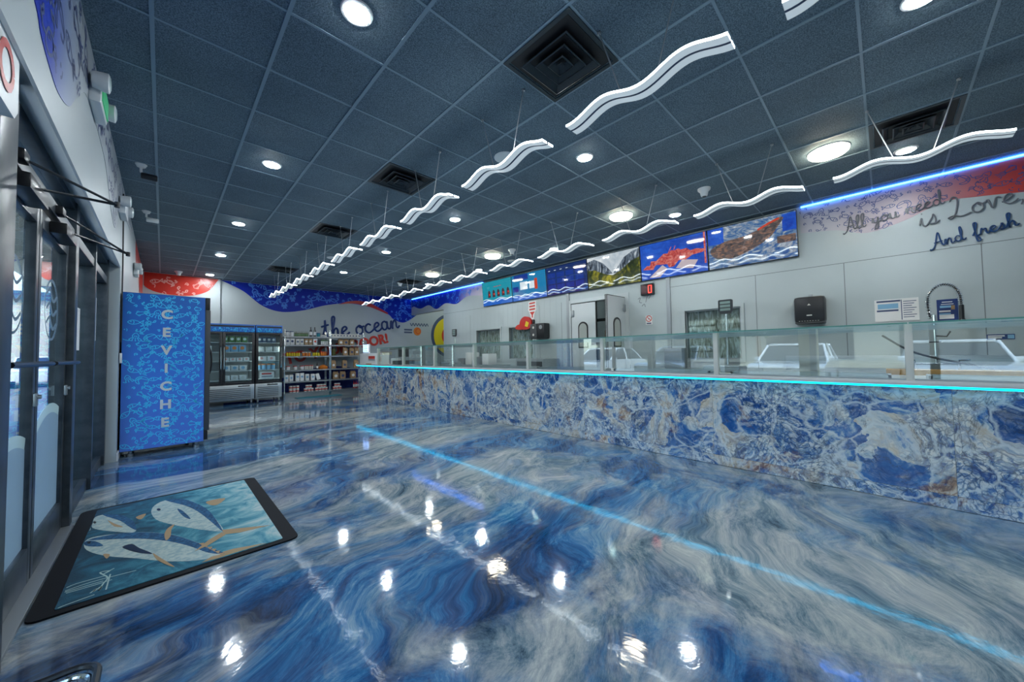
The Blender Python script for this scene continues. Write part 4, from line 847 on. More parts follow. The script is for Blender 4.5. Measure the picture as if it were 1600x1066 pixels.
# ================================================================== MENU SCREENS
MY = [.84, 2.075, 3.30, 4.535, 5.73, 6.95, 8.20]
def wavy(y0, amp, n=18, ph=0): return [(-1+2*k/n, y0+amp*math.sin(2*math.pi*2*k/n+ph)) for k in range(n+1)]
def screen(i, base, lab, deco):
    a, b_ = MY[i], MY[i+1]; w, h = (b_-a)/2-.012, .338; t = thing('menu_screen', lab, 'screen', (6.83, (a+b_)/2, 2.935), 0, 'menu screens over the counter'); t.rotation_euler = (0, -.089, 0)
    b = MB(); b.box(-.075, -.03, -w-.008, w+.008, -h-.01, h+.01, 0, .004); b.build('bezel', 'black', t)
    b = MB(); b.box(-.03, .012, -.25, .25, -.16, .1); b.build('wall_mount', 'blackm', t)
    pl = Plane((-.076, 0, 0), (0, -1, 0), (0, 0, 1), (-1, 0, 0)); mats = [base]; p = MB(); p.prism(pl, [(-w, -h), (w, -h), (w, h), (-w, h)], 0, .0006, 0)
    for kind, mt, arg in deco:
        if mt not in mats: mats.append(mt)
        mi = mats.index(mt); hh = .0012+.0003*mi
        if kind == 'poly': p.prism(pl, [(x*w, z*h) for x, z in arg], .0006, hh, mi)
        elif kind == 'line': pts, lw = arg; p.ribbon(pl, [(x*w, z*h) for x, z in pts], lw, hh, mi)
    p.build('display', mats, t)
R = lambda x0, z0, x1, z1: [(x0, z0), (x1, z0), (x1, z1), (x0, z1)]
S = dict(teal=scr('screen_teal', (.01, .27, .36)), teal2=scr('screen_blue_teal', (.01, .19, .40)), dblue=scr('screen_deep_blue', (.004, .03, .25)), navy=scr('screen_navy', (.005, .022, .12)), white=scr('screen_white', (.65, .75, .8)), wave=scr('screen_wave_blue', (.02, .12, .5)),
         bottle=scr('screen_bottle_dark', (.06, .03, .03)), red=scr('screen_red', (.5, .05, .02)), frame=scr('screen_frame_blue', (.05, .12, .4)), cobalt=scr('screen_cobalt', (.01, .05, .55)), rose=scr('screen_pale_rose', (.5, .42, .45)),
         grass=screen_noise('screen_alpine_grass', [(.35, (.008, .016, .006)), (.48, (.035, .05, .01)), (.58, (.2, .19, .015)), (.66, (.42, .38, .03)), (.75, (.03, .05, .015))], 5, 1.2, SCR), rock=screen_noise('screen_rock', [(.38, (.012, .016, .024)), (.48, (.09, .12, .16)), (.58, (.3, .36, .42)), (.66, (.55, .6, .65))], 5, 1.6, SCR, (1, 1.6, .7)),
         sky=screen_noise('screen_cloud', [(.3, (.3, .38, .45)), (.7, (.75, .8, .82))], 3, .5, SCR), lob=screen_noise('screen_lobster', [(.3, (.16, .01, .02)), (.48, (.5, .07, .06)), (.62, (.62, .24, .2)), (.75, (.2, .05, .08))], 11, 1.6, SCR),
         brown=screen_noise('screen_fish_brown', [(.3, (.02, .018, .022)), (.48, (.09, .075, .075)), (.6, (.26, .14, .09)), (.72, (.3, .28, .3))], 7, 1.8, SCR, (1, 1, 2)), ice=screen_noise('screen_ice', [(.34, (.01, .05, .22)), (.47, (.08, .17, .32)), (.55, (.26, .3, .36)), (.68, (.5, .58, .64))], 4, 2.2, SCR, (1, 1, 2.2)), sea=screen_noise('screen_sea', [(.3, (.005, .03, .3)), (.7, (.02, .12, .62))], 4, 1, SCR))
fishp = [(-.92, -.38), (-.7, -.2), (-.66, .02), (-.5, -.02), (-.35, .16), (-.25, .3), (-.12, .28), (.0, .42), (.08, .36), (.2, .44), (.28, .34), (.45, .36), (.55, .2), (.72, .24), (.95, .14), (.9, .0), (.6, -.05), (.4, -.24), (.2, -.2), (.05, -.48), (-.1, -.5), (-.15, -.3), (-.5, -.24), (-.6, -.4)]
screen(0, S['ice'], 'menu screen showing a brown fish on ice, nearest to the lilac mural', [('poly', S['sea'], R(-1, .2, -.6, 1)), ('poly', S['sea'], R(.72, .2, 1, .95)), ('poly', S['brown'], smooth_line([(-.95, -.05), (-.6, .25), (-.1, .35), (.35, .6), (.6, .85), (.75, .8), (.6, .4), (.45, .05), (.1, -.3), (-.4, -.6), (-.8, -.5)], 4, True)[:-1]), ('poly', S['brown'], R(.6, -.3, .98, .02)), ('line', S['red'], ([(.2, .5), (.45, .7), (.66, .82)], .03))])
screen(1, S['sea'], 'menu screen showing a red lobster on bright blue', [('poly', S['lob'], fishp), ('line', S['lob'], ([(.95, 1), (.95, -.6)], .03)), ('poly', S['rose'], [(-.75, -.9), (-.3, -.3), (-.15, -.55), (-.4, -.95)]), ('poly', S['rose'], [(.1, -.6), (.3, -.2), (.75, -.35), (.6, -.75)]), ('poly', S['lob'], [(-.95, -.4), (-.8, -.2), (-.55, -.3), (-.6, -.48)]), ('line', S['lob'], ([(-.1, .3), (.0, .6)], .012)), ('line', S['lob'], ([(.05, .3), (.12, .62)], .012))])
screen(2, S['sky'], 'menu screen showing a green mountain valley', [('poly', S['rock'], [(-1, -.2), (-1, .75), (-.7, .85), (-.35, .5), (-.1, .0), (0, -.25)]), ('poly', S['rock'], [(1, -.2), (1, .95), (.75, .85), (.45, .6), (.15, .0), (0, -.25)]), ('poly', S['grass'], [(-1, -1), (-1, .2), (-.7, .15), (-.3, -.2), (0, -.35), (0, -1)]), ('poly', S['grass'], [(1, -1), (1, .45), (.7, .3), (.35, -.1), (0, -.35), (0, -1)])])
screen(3, S['navy'], 'dark blue menu screen with a grid of empty boxes', [('poly', S['dblue'], R(-.92+.46*i, -.62+.42*j, -.54+.46*i, -.28+.42*j)) for i in range(4) for j in range(3)]+[('line', S['frame'], ([(.2, -.2), (.56, -.2), (.56, .16), (.2, .16), (.2, -.2)], .008))]+[('poly', S['white'], R(-.88+.3*i, .72, -.78+.3*i, .76)) for i in range(4)]+[('line', S['wave'], (wavy(-.8, .06, 30), .02))])
screen(4, S['teal2'], 'blue green menu screen with two white price lists and a red bottle', [('poly', S['dblue'], R(-.85, .55, 0, .98)), ('poly', S['white'], R(-.5, -.2, -.05, .4)), ('poly', S['white'], R(.05, -.2, .35, .35)), ('poly', S['red'], R(.36, -.3, .52, .5)), ('poly', S['dblue'], R(-.95, -.3, -.6, .1)), ('poly', S['wave'], [(-1, -1), (1, -1)]+wavy(-.68, .07, 20)[::-1]), ('line', S['white'], (wavy(-.62, .07, 30), .016))])  # white wavy line paints a pendant lamp reflection into the display
screen(5, S['teal'], 'teal menu screen with a row of dark bottles, farthest along the counter', [('poly', S['bottle'], [(-.62+.32*i, -.35), (-.42+.32*i, -.35), (-.44+.32*i, .1), (-.49+.32*i, .25), (-.55+.32*i, .25), (-.6+.32*i, .1)]) for i in range(5)]+[('line', S['red'], ([(-.55+.32*i, -.1), (-.45+.32*i, -.1)], .05)) for i in range(5)]+[('poly', S['wave'], [(-1, -1), (1, -1)]+wavy(-.6, .08, 20)[::-1]), ('line', S['white'], (wavy(-.55, .08, 30), .02)), ('line', S['red'], ([(-.2, .5), (.35, .52)], .012))])  # white wave stroke is likewise a painted pendant reflection

# ================================================================== BLUE WRAPPED COOLER
t = thing('wrapped_cooler', 'tall cooler wrapped in blue sea creature print with CEVICHE in white letters', 'cooler', (0, 0, 0))
fx0, fx1, fy0, fy1, fz0, fz1 = -.365, .41, 6.43, 7.15, .075, 2.02
b = MB(); b.box(fx0, fx1, fy0+.004, fy1, fz0, fz1, 0, .006); b.build('cabinet', 'black', t)
fp = Plane((0, fy0+.002, 0), (1, 0, 0), (0, 0, 1), (0, -1, 0)); poly = [(fx0+.004, fz0+.004), (fx1-.004, fz0+.004), (fx1-.004, fz1-.004), (fx0+.004, fz1-.004)]
b = MB(); b.prism(fp, poly, 0, .002, 0); scatter(b, fp, poly, .128, .118, .0066, 1, .0026, 6)
for k, ch in enumerate('CEVICHE'): lettering(b, fp, ch, .032, 1.765-.2305*k+(.0), .155, 0, 2, .006, .003, .0030)
o = b.build('printed_side', ['fridgeblue', 'fridgeline', mat('white_letters', (.62, .64, .64), .4)], t); o['label'] = 'blue printed side panel lettered CEVICHE'
b = MB(); b.box(fx1, fx1+.055, fy0+.002, fy1, .22, fz1-.17, 0, .006); b.build('door', 'darkgrey', t)
b = MB(); b.box(fx1, fx1+.05, fy0+.002, fy1, fz1-.165, fz1, 0, .006); b.build('header', 'black', t); b = MB(); b.box(fx1, fx1+.04, fy0+.01, fy1, .09, .21, 0, .006); b.build('grille', 'black', t)
b = MB(); b.tube(smooth_line([(fx1+.055, fy1-.1, 1.4), (fx1+.10, fy1-.1, 1.32), (fx1+.115, fy1-.1, 1.15), (fx1+.10, fy1-.1, .98), (fx1+.055, fy1-.1, .9)], 5), .011); b.build('door_handle', 'black', t)
for x in (fx0+.09, fx1-.07):
    for y in (fy0+.08, fy1-.08): b = MB(); b.lathe((x, y, 0), [(.03, 0), (.03, .03), (.018, .035), (.018, .075)], 0, 14); b.build('foot', 'greym', t)
b = MB(); b.box(-.372, -.352, 6.32, 6.40, 1.15, 1.27, 0, .004); tag(b.build('wall_outlet', 'white'), 'white outlet plate on the jamb wall beside the blue wrapped cooler', 'outlet')

# ================================================================== GLASS DOOR COOLERS AT THE BACK
def glass_cooler(x0, x1, yf, doors, lab):
    t = thing('glass_door_cooler', lab, 'cooler', ((x0+x1)/2, yf, 0)); w = (x1-x0)/2; D = .72
    b = MB()
    for q in ((-w, -w+.03, 0.04, D, .12, 2.03), (w-.03, w, .04, D, .12, 2.03), (-w, w, D-.03, D, .12, 2.03), (-w, w, .04, D, 2.0, 2.03), (-w, w, .04, D, .46, .5)): b.box(*q)
    b.build('cabinet', 'black', t); b = MB(); b.box(-w+.03, w-.03, D-.035, D-.03, .5, 2.0); b.box(-w+.03, -w+.034, .06, D-.035, .5, 1.85); b.box(w-.034, w-.03, .06, D-.035, .5, 1.85); b.build('liner', 'white', t)
    b = MB(); b.box(-w, w, -.02, .04, 1.84, 2.04, 0, .006); pl = Plane((0, -.0205, 0), (1, 0, 0), (0, 0, 1), (0, -1, 0)); b.prism(pl, [(-w+.02, 1.965), (w-.02, 1.965), (w-.02, 2.005), (-w+.02, 2.005)], 0, .001, 2)
    scatter(b, pl, [(-w, 1.845), (w, 1.845), (w, 1.955), (-w, 1.955)], .08, .075, .006, 1, .0015, 3); b.build('sign_header', ['fridgeblue', 'fridgeline', 'black'], t)
    b = MB(); b.box(-w, w, .0, .05, .12, .5, 0, .004)
    for k in range(6): b.box(-w+.05, w-.08, -.008, 0, .17+.045*k, .185+.045*k, 1)
    b.box(w-.34, w-.1, -.006, 0, .45, .48, 2); b.build('grille', ['steel', 'darkgrey', 'black'], t)
    dw = 2*w/doors
    for d in range(doors):
        a = -w+d*dw; e = MB()
        for q in ((a+.004, a+.06, .51, 1.83), (a+dw-.06, a+dw-.004, .51, 1.83), (a+.06, a+dw-.06, 1.77, 1.83), (a+.06, a+dw-.06, .51, .57)): e.box(q[0], q[1], -.01, .03, q[2], q[3], 0, .004)
        dr = e.build('door', 'black', t); g = MB(); g.box(a+.06, a+dw-.06, .008, .014, .57, 1.77); g.build('pane', 'sglass', dr)
        hx = a+.03 if d % 2 else a+dw-.03; g = MB(); g.tube([(hx, -.012, .9), (hx, -.035, .92), (hx, -.035, 1.45), (hx, -.012, 1.47)], .011); g.build('door_handle', 'chrome', dr)
    for z in (.62, .86, 1.10, 1.34, 1.58):
        b = MB(); b.box(-w+.035, w-.035, .06, D-.05, z-.014, z); b.build('shelf', 'white', t)
    for x in (-w+.06, w-.06):
        for y in (.08, D-.08): b = MB(); b.lathe((x-.015, y, .05), [(.05, 0), (.05, .03)], 0, 16, 0); b.box(x-.02, x+.02, y-.02, y+.02, .085, .12, 1); b.build('caster', ['greym', 'steel'], t)
    b = MB(); b.box(-w+.036, -w+.05, .05, .07, .6, 1.8); b.box(w-.05, w-.036, .05, .07, .6, 1.8); b.build('inside_light', mat('cooler_light', (1, 1, 1), .4, emit=(.85, 1, .95), es=2.0), t)
    return t
glass_cooler(.40, 1.715, 11.4, 2, 'two door glass cooler beside the blue wrapped cooler')
glass_cooler(1.735, 2.33, 11.4, 1, 'single door glass cooler next to the open shelving')
def tub(r, h, c1, c2): b = MB(); b.lathe((0, 0, 0), [(r*.85, 0), (r, h*.1), (r, h*.82)], 0, 14); b.lathe((0, 0, h*.82), [(r*1.05, 0), (r*1.05, h*.16), (r*.9, h*.18)], 1, 14); return b, [c1, c2]
def stock(xs, z, y, kind, lab, group, cat):
    for k, x in enumerate(xs):
        b, ms = kind(k); o = b.build(cat.replace(' ', '_'), ms); o.location = (x, y, z+.0015); tag(o, lab % ORD[k], cat, group)
def mk_pack(w, h, d, c, cp):
    def f(k):
        b = MB(); b.box(-w/2, w/2, -d/2, d/2, 0, h, 0, .008); pl = Plane((0, -d/2-.0003, 0), (1, 0, 0), (0, 0, 1), (0, -1, 0)); b.prism(pl, circle(0, h*.55, min(w, h)*.3, 14)[:-1], 0, .001, 1); return b, [c, cp]
    return f
def mk_tub(r, h, c1, c2): return lambda k: tub(r, h, c1, c2)
GC = 'stock in the glass coolers'
stock([1.12+.13*k for k in range(4)], 1.58, 11.56, mk_pack(.11, .15, .2, 'green', 'paper'), '%s green pack from the handle on the highest shelf of the two door cooler', GC, 'food pack')
stock([1.14+.16*k for k in range(3)], 1.34, 11.56, mk_pack(.15, .17, .2, 'lblue', 'orange'), '%s blue pack with a round orange print in the two door cooler', GC, 'food pack')
stock([1.13+.14*k for k in range(4)], 1.10, 11.56, mk_pack(.12, .09, .2, 'paper', 'redline'), '%s flat white and pink pack on the middle shelf of the two door cooler', GC, 'food pack')
stock([1.14+.17*k for k in range(3)], .86, 11.56, mk_pack(.15, .13, .2, 'paper', 'lblue'), '%s white pack on the fourth shelf of the two door cooler', GC, 'food pack')
stock([1.14+.17*k for k in range(3)], .62, 11.56, mk_pack(.15, .12, .2, 'paper', 'offwhite'), '%s plain white pack on the lowest shelf of the two door cooler', GC, 'food pack')
stock([.535+.13*k for k in range(3)], 1.34, 11.56, mk_pack(.12, .15, .2, 'paper', 'lblue'), '%s white pack behind the first door of the two door cooler, second shelf', GC, 'food pack')
stock([.535+.13*k for k in range(3)], .86, 11.56, mk_pack(.12, .15, .2, 'paper', 'green'), '%s white pack behind the first door of the two door cooler, fourth shelf', GC, 'food pack')
stock([1.83+.105*k for k in range(4)], 1.58, 11.54, mk_pack(.095, .14, .12, 'slate', 'offwhite'), '%s dark pack with a pale disc on the highest shelf of the single door cooler', GC, 'food pack')
stock([1.86+.18*k for k in range(3)], 1.34, 11.54, mk_pack(.15, .13, .12, 'offwhite', 'paper'), '%s pale pack on the second shelf of the single door cooler', GC, 'food pack')
stock([1.88+.22*k for k in range(2)], 1.10, 11.54, mk_pack(.18, .11, .12, 'paper', 'redline'), '%s white and pink pack on the middle shelf of the single door cooler', GC, 'food pack')
stock([1.83+.105*k for k in range(4)], .86, 11.54, mk_tub(.045, .15, 'lblue', 'orange'), '%s blue tub with an orange lid in the single door cooler', GC, 'tub')
b = MB(); b.box(1.84, 2.16, 11.47, 11.475, .63, .80); b.box(1.88, 2.1, 11.468, 11.47, .73, .77, 1); b.box(1.88, 2.12, 11.468, 11.47, .67, .69, 2); tag(b.build('price_card', ['paper', 'redp', 'ink']), 'white card with red print low inside the single door cooler', 'card')

# ================================================================== OPEN SHELVING
ZS = [.14, .465, .80, 1.205, 1.54, 1.79]
def rack(x0, x1, lab, ztop):
    t = thing('open_shelving', lab, 'shelving', (x0, 12.0, 0)); W = x1-x0; D = .46
    for x in (.012, W-.012):
        for y in (.012, D-.012): b = MB(); b.box(x-.012, x+.012, y-.012, y+.012, 0, ztop, 0, .003); b.build('post', 'chrome', t)
    for z in ZS: b = MB(); b.box(.0, W, .0, D, z-.03, z-.012, 0, .003); b.box(0, W, -.004, 0, z-.035, z-.001, 0); b.box(.01, W-.01, .01, D-.01, z-.012, z-.0005, 0); b.build('shelf', 'greym', t)
    b = MB(); b.box(.02, W-.02, .02, D-.02, .0, .1); b.build('plinth', 'greym', t)
rack(2.50, 3.735, 'chrome open shelving rack standing against the glass coolers', 1.98)
rack(3.745, 4.78, 'chrome open shelving rack behind the counter end', 1.95)
SY = 12.11
G1 = 'goods on the first rack'; G2 = 'goods on the second rack'
def bottle(r, h, c, cl, cc='black'):
    def f(k): b = MB(); b.lathe((0, 0, 0), [(r, 0), (r, h*.6), (r*.4, h*.76), (r*.35, h*.92)], 0, 12); b.lathe((0, 0, h*.92), [(r*.42, 0), (r*.42, h*.08)], 2, 12); b.lathe((0, 0, h*.15), [(r*1.03, 0), (r*1.03, h*.36)], 1, 12); return b, [c, cl, cc]
    return f
z = ZS[5]
stock([2.60, 2.71], z, SY, mk_tub(.05, .15, 'paper', 'ink'), '%s white jar with a dark lid on the highest shelf by the coolers', G1, 'jar')
stock([2.80+.042*k for k in range(9)], z, SY, bottle(.017, .15, 'olive', 'green'), '%s slim green bottle along the highest shelf of the first rack', G1, 'bottle')
stock([3.22, 3.33], z, SY, bottle(.038, .29, 'black', 'paper'), '%s tall dark bottle with a white label on the highest shelf', G1, 'bottle')
stock([3.43], z, SY, mk_tub(.05, .12, 'teal', 'navy'), '%s blue lidded tub beside the tall dark bottles', G1, 'tub')
stock([3.50+.034*k for k in range(6)], z, SY+.06, mk_tub(.016, .08, 'paper', 'black'), '%s tiny white jar with a black lid near the rack post', G1, 'jar')
z = ZS[4]
stock([2.60, 2.72], z, SY, mk_pack(.11, .19, .1, 'paper', 'ink'), '%s white pouch with dark print on the second highest shelf', G1, 'pouch')
stock([2.86, 2.97], z, SY, mk_pack(.10, .17, .1, 'offwhite', 'slate'), '%s cream pouch with grey print on the second highest shelf', G1, 'pouch')
stock([3.09, 3.20], z, SY, mk_pack(.10, .19, .1, 'kraft', 'paper'), '%s brown pouch with a white print on the second highest shelf of the first rack', G1, 'pouch')
stock([3.33], z, SY, mk_pack(.11, .19, .1, 'paper', 'redp'), '%s white pouch with red print on the second highest shelf', G1, 'pouch')
stock([3.52+.055*k for k in range(4)], z, SY, mk_tub(.025, .15, 'paper', 'green'), '%s white jar with a green lid on the second highest shelf', G1, 'jar')
z = ZS[3]
stock([2.60+.06*k for k in range(6)], z, SY, mk_tub(.027, .12, 'yellow', 'redp'), '%s yellow jar with a red lid on the third highest shelf', G1, 'jar')
stock([3.02, 3.10, 3.18], z, SY, mk_tub(.034, .12, 'orange', 'offwhite'), '%s orange jar with a cream lid on the third highest shelf', G1, 'jar')
stock([3.30, 3.37, 3.44], z, SY, mk_tub(.030, .12, 'yellow', 'black'), '%s yellow jar with a black lid on the third highest shelf', G1, 'jar')
stock([3.52, 3.58, 3.64], z, SY, mk_tub(.028, .13, 'orange', 'redp'), '%s orange jar with a red lid on the third highest shelf', G1, 'jar')
z = ZS[2]
stock([2.62, 2.80, 2.98], z, SY, mk_tub(.055, .12, 'paper', 'redp'), '%s wide white tub with a red lid on the third lowest shelf', G1, 'tub')
stock([3.08+.06*k for k in range(4)], z, SY, mk_tub(.027, .13, 'offwhite', 'redp'), '%s slim cream jar with a red lid on the third lowest shelf', G1, 'jar')
stock([3.40], z, SY, bottle(.028, .2, 'black', 'paper'), '%s single dark bottle among the red lidded jars', G1, 'bottle')
b = MB(); b.lathe((3.57, SY, z), [(.12, 0), (.14, .05), (.09, .10), (.02, .13)], 0, 18); tag(b.build('bread_loaf', 'orange'), 'rounded orange brown loaf shape at the end of the third lowest shelf', 'loaf')
z = ZS[1]
stock([2.58, 2.70, 2.86, 2.98, 3.12, 3.27], z, SY, lambda k: mk_pack(.105, .24 if k in (2, 3) else .2, .1, 'paper', 'lblue')(k), '%s white bag with a blue disc print on the second lowest shelf', G1, 'bag')
o = MB(); o.box(-.05, .05, -.05, .05, 0, .19, 0, .008); o = o.build('bag', 'paper'); o.location = (3.44, SY, z+.004); o.rotation_euler = (0, -.3, 0); o.location.z = z+.016; tag(o, 'white bag leaning over at the end of the second lowest shelf', 'bag', G1)
def pyramid(cx, rows, z, y, lab, g):
    k = 0
    for r, n in enumerate(rows):
        for i in range(n):
            b, ms = tub(.042, .1, 'paper', 'offwhite'); b.lathe((0, 0, .03), [(.043, 0), (.043, .03)], 2, 14); o = b.build('food_can', ms+['redp']); o.location = (cx+(i-(n-1)/2)*.09, y, z+.1*r); tag(o, '%s red banded can from the base of the %s' % (ORD[k], lab), 'can', g); k += 1
z = ZS[0]
pyramid(2.78, [3, 3], z, SY, 'can stack by the coolers', 'cans on the lowest shelves')
pyramid(3.17, [3, 2], z, SY, 'small can pyramid mid shelf', 'cans on the lowest shelves')
pyramid(3.52, [4, 3], z, SY, 'wide can stack by the rack post', 'cans on the lowest shelves')
pyramid(3.98, [3, 2], z, SY, 'can pyramid on the second rack', 'cans on the lowest shelves')
stock([4.50, 4.57, 4.64, 4.71], z, SY, bottle(.026, .24, 'red', 'paper', 'red'), '%s red sauce bottle on the lowest shelf of the second rack', G2, 'bottle')
z = ZS[5]
stock([3.80+.095*k for k in range(10)], z, SY, lambda k: (MB().box(-.046, .046, -.04, .04, 0, .1, 0, .004).prism(Plane((0, -.0405, 0), (1, 0, 0), (0, 0, 1), (0, -1, 0)), circle(0, .05, .022, 12)[:-1], 0, .001, 1), ['offwhite', 'ink']), '%s cream box with a dark dot on the highest shelf of the second rack', G2, 'box')
def kraft_bag(w, h): 
    def f(k):
        b = MB(); b.box(-w/2, w/2, -.05, .05, 0, h*.82, 0, .012); b.box(-w/2+.008, w/2-.008, -.02, .02, h*.8, h, 0, .006); b.prism(Plane((0, -.0503, 0), (1, 0, 0), (0, 0, 1), (0, -1, 0)), circle(0, h*.42, w*.26, 12)[:-1], 0, .001, 1); return b, ['kraft', 'paper' if k % 2 == 0 else 'ink']
    return f
stock([4.08, 4.24, 4.42], ZS[4], SY, kraft_bag(.15, .2), '%s kraft paper bag on the second highest shelf of the second rack', G2, 'paper bag')
stock([3.87], ZS[3], SY, mk_tub(.06, .26, 'olive', 'black'), '%s large olive jar beside the kraft bags', G2, 'jar')
stock([4.22, 4.42, 4.58], ZS[3], SY, kraft_bag(.14, .26), '%s kraft paper bag on the third highest shelf of the second rack', G2, 'paper bag')
stock([3.86, 4.2, 4.56], ZS[2], SY, kraft_bag(.14, .26), '%s kraft paper bag on the third lowest shelf of the second rack', G2, 'paper bag')
stock([3.93, 4.14, 4.46], ZS[1], SY, kraft_bag(.17, .24), '%s kraft paper bag on the second lowest shelf of the second rack', G2, 'paper bag')
b = MB(); b.box(2.75, 3.95, 11.55, 11.9, 0, .014, 0, .006); tag(b.build('floor_runner', 'teal'), 'pale teal floor runner in front of the shelving racks', 'mat')

# ================================================================== DOOR MAT WITH TUNA
mp = [at(16, 990, 2, 0), at(466, 838, 2, 0), at(402, 747, 2, 0), at(118, 801, 2, 0)]
u = (mp[1]-mp[0]); Lx = u.length; v = (mp[3]-mp[0]); Ly = v.length
MX0, MX1, MY0_, MY1_ = -.44, .665, 2.735, 4.40
t = thing('door_mat', 'large black edged door mat picturing three blue tuna in front of the doors', 'mat', (0, 0, 0))
def rrect(x0, x1, y0, y1, r, n=6):
    o = []
    for cx, cyy, a0 in ((x1-r, y1-r, 0), (x0+r, y1-r, 90), (x0+r, y0+r, 180), (x1-r, y0+r, 270)):
        for k in range(n+1): a = math.radians(a0+90*k/n); o.append((cx+r*math.cos(a), cyy+r*math.sin(a)))
    return o
FP = Plane((0, 0, 0), (1, 0, 0), (0, 1, 0), (0, 0, 1))
b = MB(); b.prism(FP, rrect(MX0, MX1, MY0_, MY1_, .05), .0005, .01, 0); b.build('rubber_border', 'matfoam', t)
def mat_pile():
    mm, n, l, bb = new_mat('mat_water_pile'); v = coords(n, l); s = n.new('ShaderNodeSeparateXYZ'); l.new(v, s.inputs[0])
    f = noise(n, l, v, 4.5, 5, .6, 1.8); ad = n.new('ShaderNodeMath'); ad.operation = 'MULTIPLY_ADD'; ad.inputs[1].default_value = .55; l.new(s.outputs[0], ad.inputs[0])
    sc = n.new('ShaderNodeMath'); sc.operation = 'MULTIPLY'; sc.inputs[1].default_value = .9; l.new(f, sc.inputs[0]); l.new(sc.outputs[0], ad.inputs[2])
    r = ramp(n, [(.22, (.005, .045, .085)), (.42, (.012, .12, .2)), (.58, (.06, .27, .36)), (.72, (.22, .45, .50)), (.88, (.5, .6, .58))]); l.new(ad.outputs[0], r.inputs[0])
    g = noise(n, l, v, 240, 2); l.new(mix(n, l, .3, r.outputs[0], mix(n, l, g, (.0, .0, .0), r.outputs[0])), bb.inputs['Base Color']); bb.inputs['Roughness'].default_value = .9; bump(n, l, bb, g, .6, .004); return mm
b = MB(); b.prism(FP, rrect(MX0+.085, MX1-.085, MY0_+.045, MY1_-.045, .012, 2), .0095, .013, 0)
PM = Plane((0, 0, .0), (1, 0, 0), (0, 1, 0), (0, 0, 1))
def pic(pts, h, mi, smooth=True):
    P = [at(x*.3434, 700+y*.3434, 2, .013) for x, y in pts]; P = [(min(max(q.x, MX0+.09), MX1-.09), min(max(q.y, MY0_+.05), MY1_-.05)) for q in P]
    b.prism(PM, smooth_line(P, 3, True)[:-1] if smooth else P, h, h+.0006, mi)
pic([(370, 435), (420, 408), (520, 393), (650, 384), (780, 395), (880, 425), (960, 455), (1020, 480), (1000, 492), (900, 512), (760, 517), (620, 503), (480, 492), (395, 466)], .0131, 1)
pic([(400, 420), (520, 394), (650, 385), (780, 396), (880, 426), (960, 457), (1022, 481), (950, 478), (860, 447), (760, 424), (640, 414), (520, 416)], .0137, 2)
pic([(372, 436), (400, 424), (440, 428), (470, 446), (430, 450), (390, 446)], .0138, 2)
pic([(556, 452), (600, 438), (632, 456), (694, 482), (640, 480), (590, 468)], .0140, 4); pic([(795, 348), (762, 368), (748, 396), (756, 422), (776, 402), (780, 372)], .0140, 3)
pic([(696, 480), (728, 500), (795, 542), (756, 532), (712, 508)], .0140, 3); pic([(470, 484), (500, 486), (488, 504), (478, 500)], .0140, 3)
pic([(1000, 478), (1060, 460), (1215, 436), (1080, 474), (1020, 492)], .0134, 3, False); pic([(1016, 482), (962, 496), (918, 522), (990, 510), (1024, 492)], .0134, 3, False)
pic([(688, 292), (704, 262), (750, 240), (820, 234), (890, 254), (950, 290), (990, 335), (1014, 378), (930, 374), (850, 362), (770, 346), (710, 326)], .0131, 1)
pic([(752, 239), (830, 234), (895, 254), (955, 291), (1014, 379), (960, 336), (900, 290), (840, 262)], .0137, 2); pic([(940, 245), (1025, 229), (990, 259), (955, 260)], .0140, 3)
pic([(806, 278), (832, 288), (868, 324), (834, 312)], .0140, 2); pic([(1008, 374), (1070, 368), (1230, 352), (1090, 386), (1022, 394)], .0134, 3, False); pic([(1010, 384), (950, 420), (885, 472), (945, 446), (1026, 396)], .0141, 3, False)
pic([(398, 346), (424, 318), (480, 304), (550, 308), (602, 334), (620, 372), (600, 386), (540, 383), (470, 376), (420, 364)], .0131, 1); pic([(468, 306), (550, 307), (606, 334), (620, 373), (592, 362), (546, 332)], .0137, 2)
pic([(618, 316), (664, 300), (642, 326)], .0140, 3); pic([(490, 330), (520, 345), (560, 360), (520, 358)], .0140, 3); pic([(366, 388), (400, 368), (412, 372), (384, 384)], .0134, 1)
for cx, cyy in ((405, 432), (722, 282), (430, 340)): pic([(cx-9, cyy), (cx, cyy-6), (cx+9, cyy), (cx, cyy+6)], .0142, 4)
for k in range(6): pic([(905+18*k, 436+9*k), (930+18*k, 432+9*k), (922+18*k, 446+9*k)], .0138, 3, False)
def scrib(pts, w):
    P = [at(x*.3434, 700+y*.3434, 2, .0132) for x, y in pts]; P = [Vector((min(max(q.x, MX0+.095), MX1-.1), min(max(q.y, MY0_+.055), MY1_-.06))) for q in P]; b.ribbon(PM, smooth_line([(q.x, q.y) for q in P], 4), w, .0138, 5)
for q in ([(232, 658), (350, 618), (480, 582)], [(255, 664), (420, 610), (620, 558)], [(272, 664), (380, 632), (470, 606)], [(300, 662), (420, 628), (510, 600)]): scrib(q, .006)
scrib([(410, 662), (440, 640), (425, 655), (462, 630), (450, 650), (470, 618), (490, 590), (455, 568), (500, 560), (470, 575), (520, 548)], .007); scrib([(482, 646), (492, 610), (502, 575)], .006); scrib([(160, 768), (300, 715), (430, 668)], .006)
o = b.build('printed_pile', [mat_pile(), speckled('tuna_silver', (.26, .37, .40), (.42, .50, .47), 38, .9), speckled('tuna_back', (.01, .05, .12), (.025, .12, .25), 50, .9), mat('tuna_fin', (.36, .25, .14), .9), 'black', mat('pale_scribble', (.35, .5, .5), .9)], t); o['label'] = 'teal pile printed with three tuna'

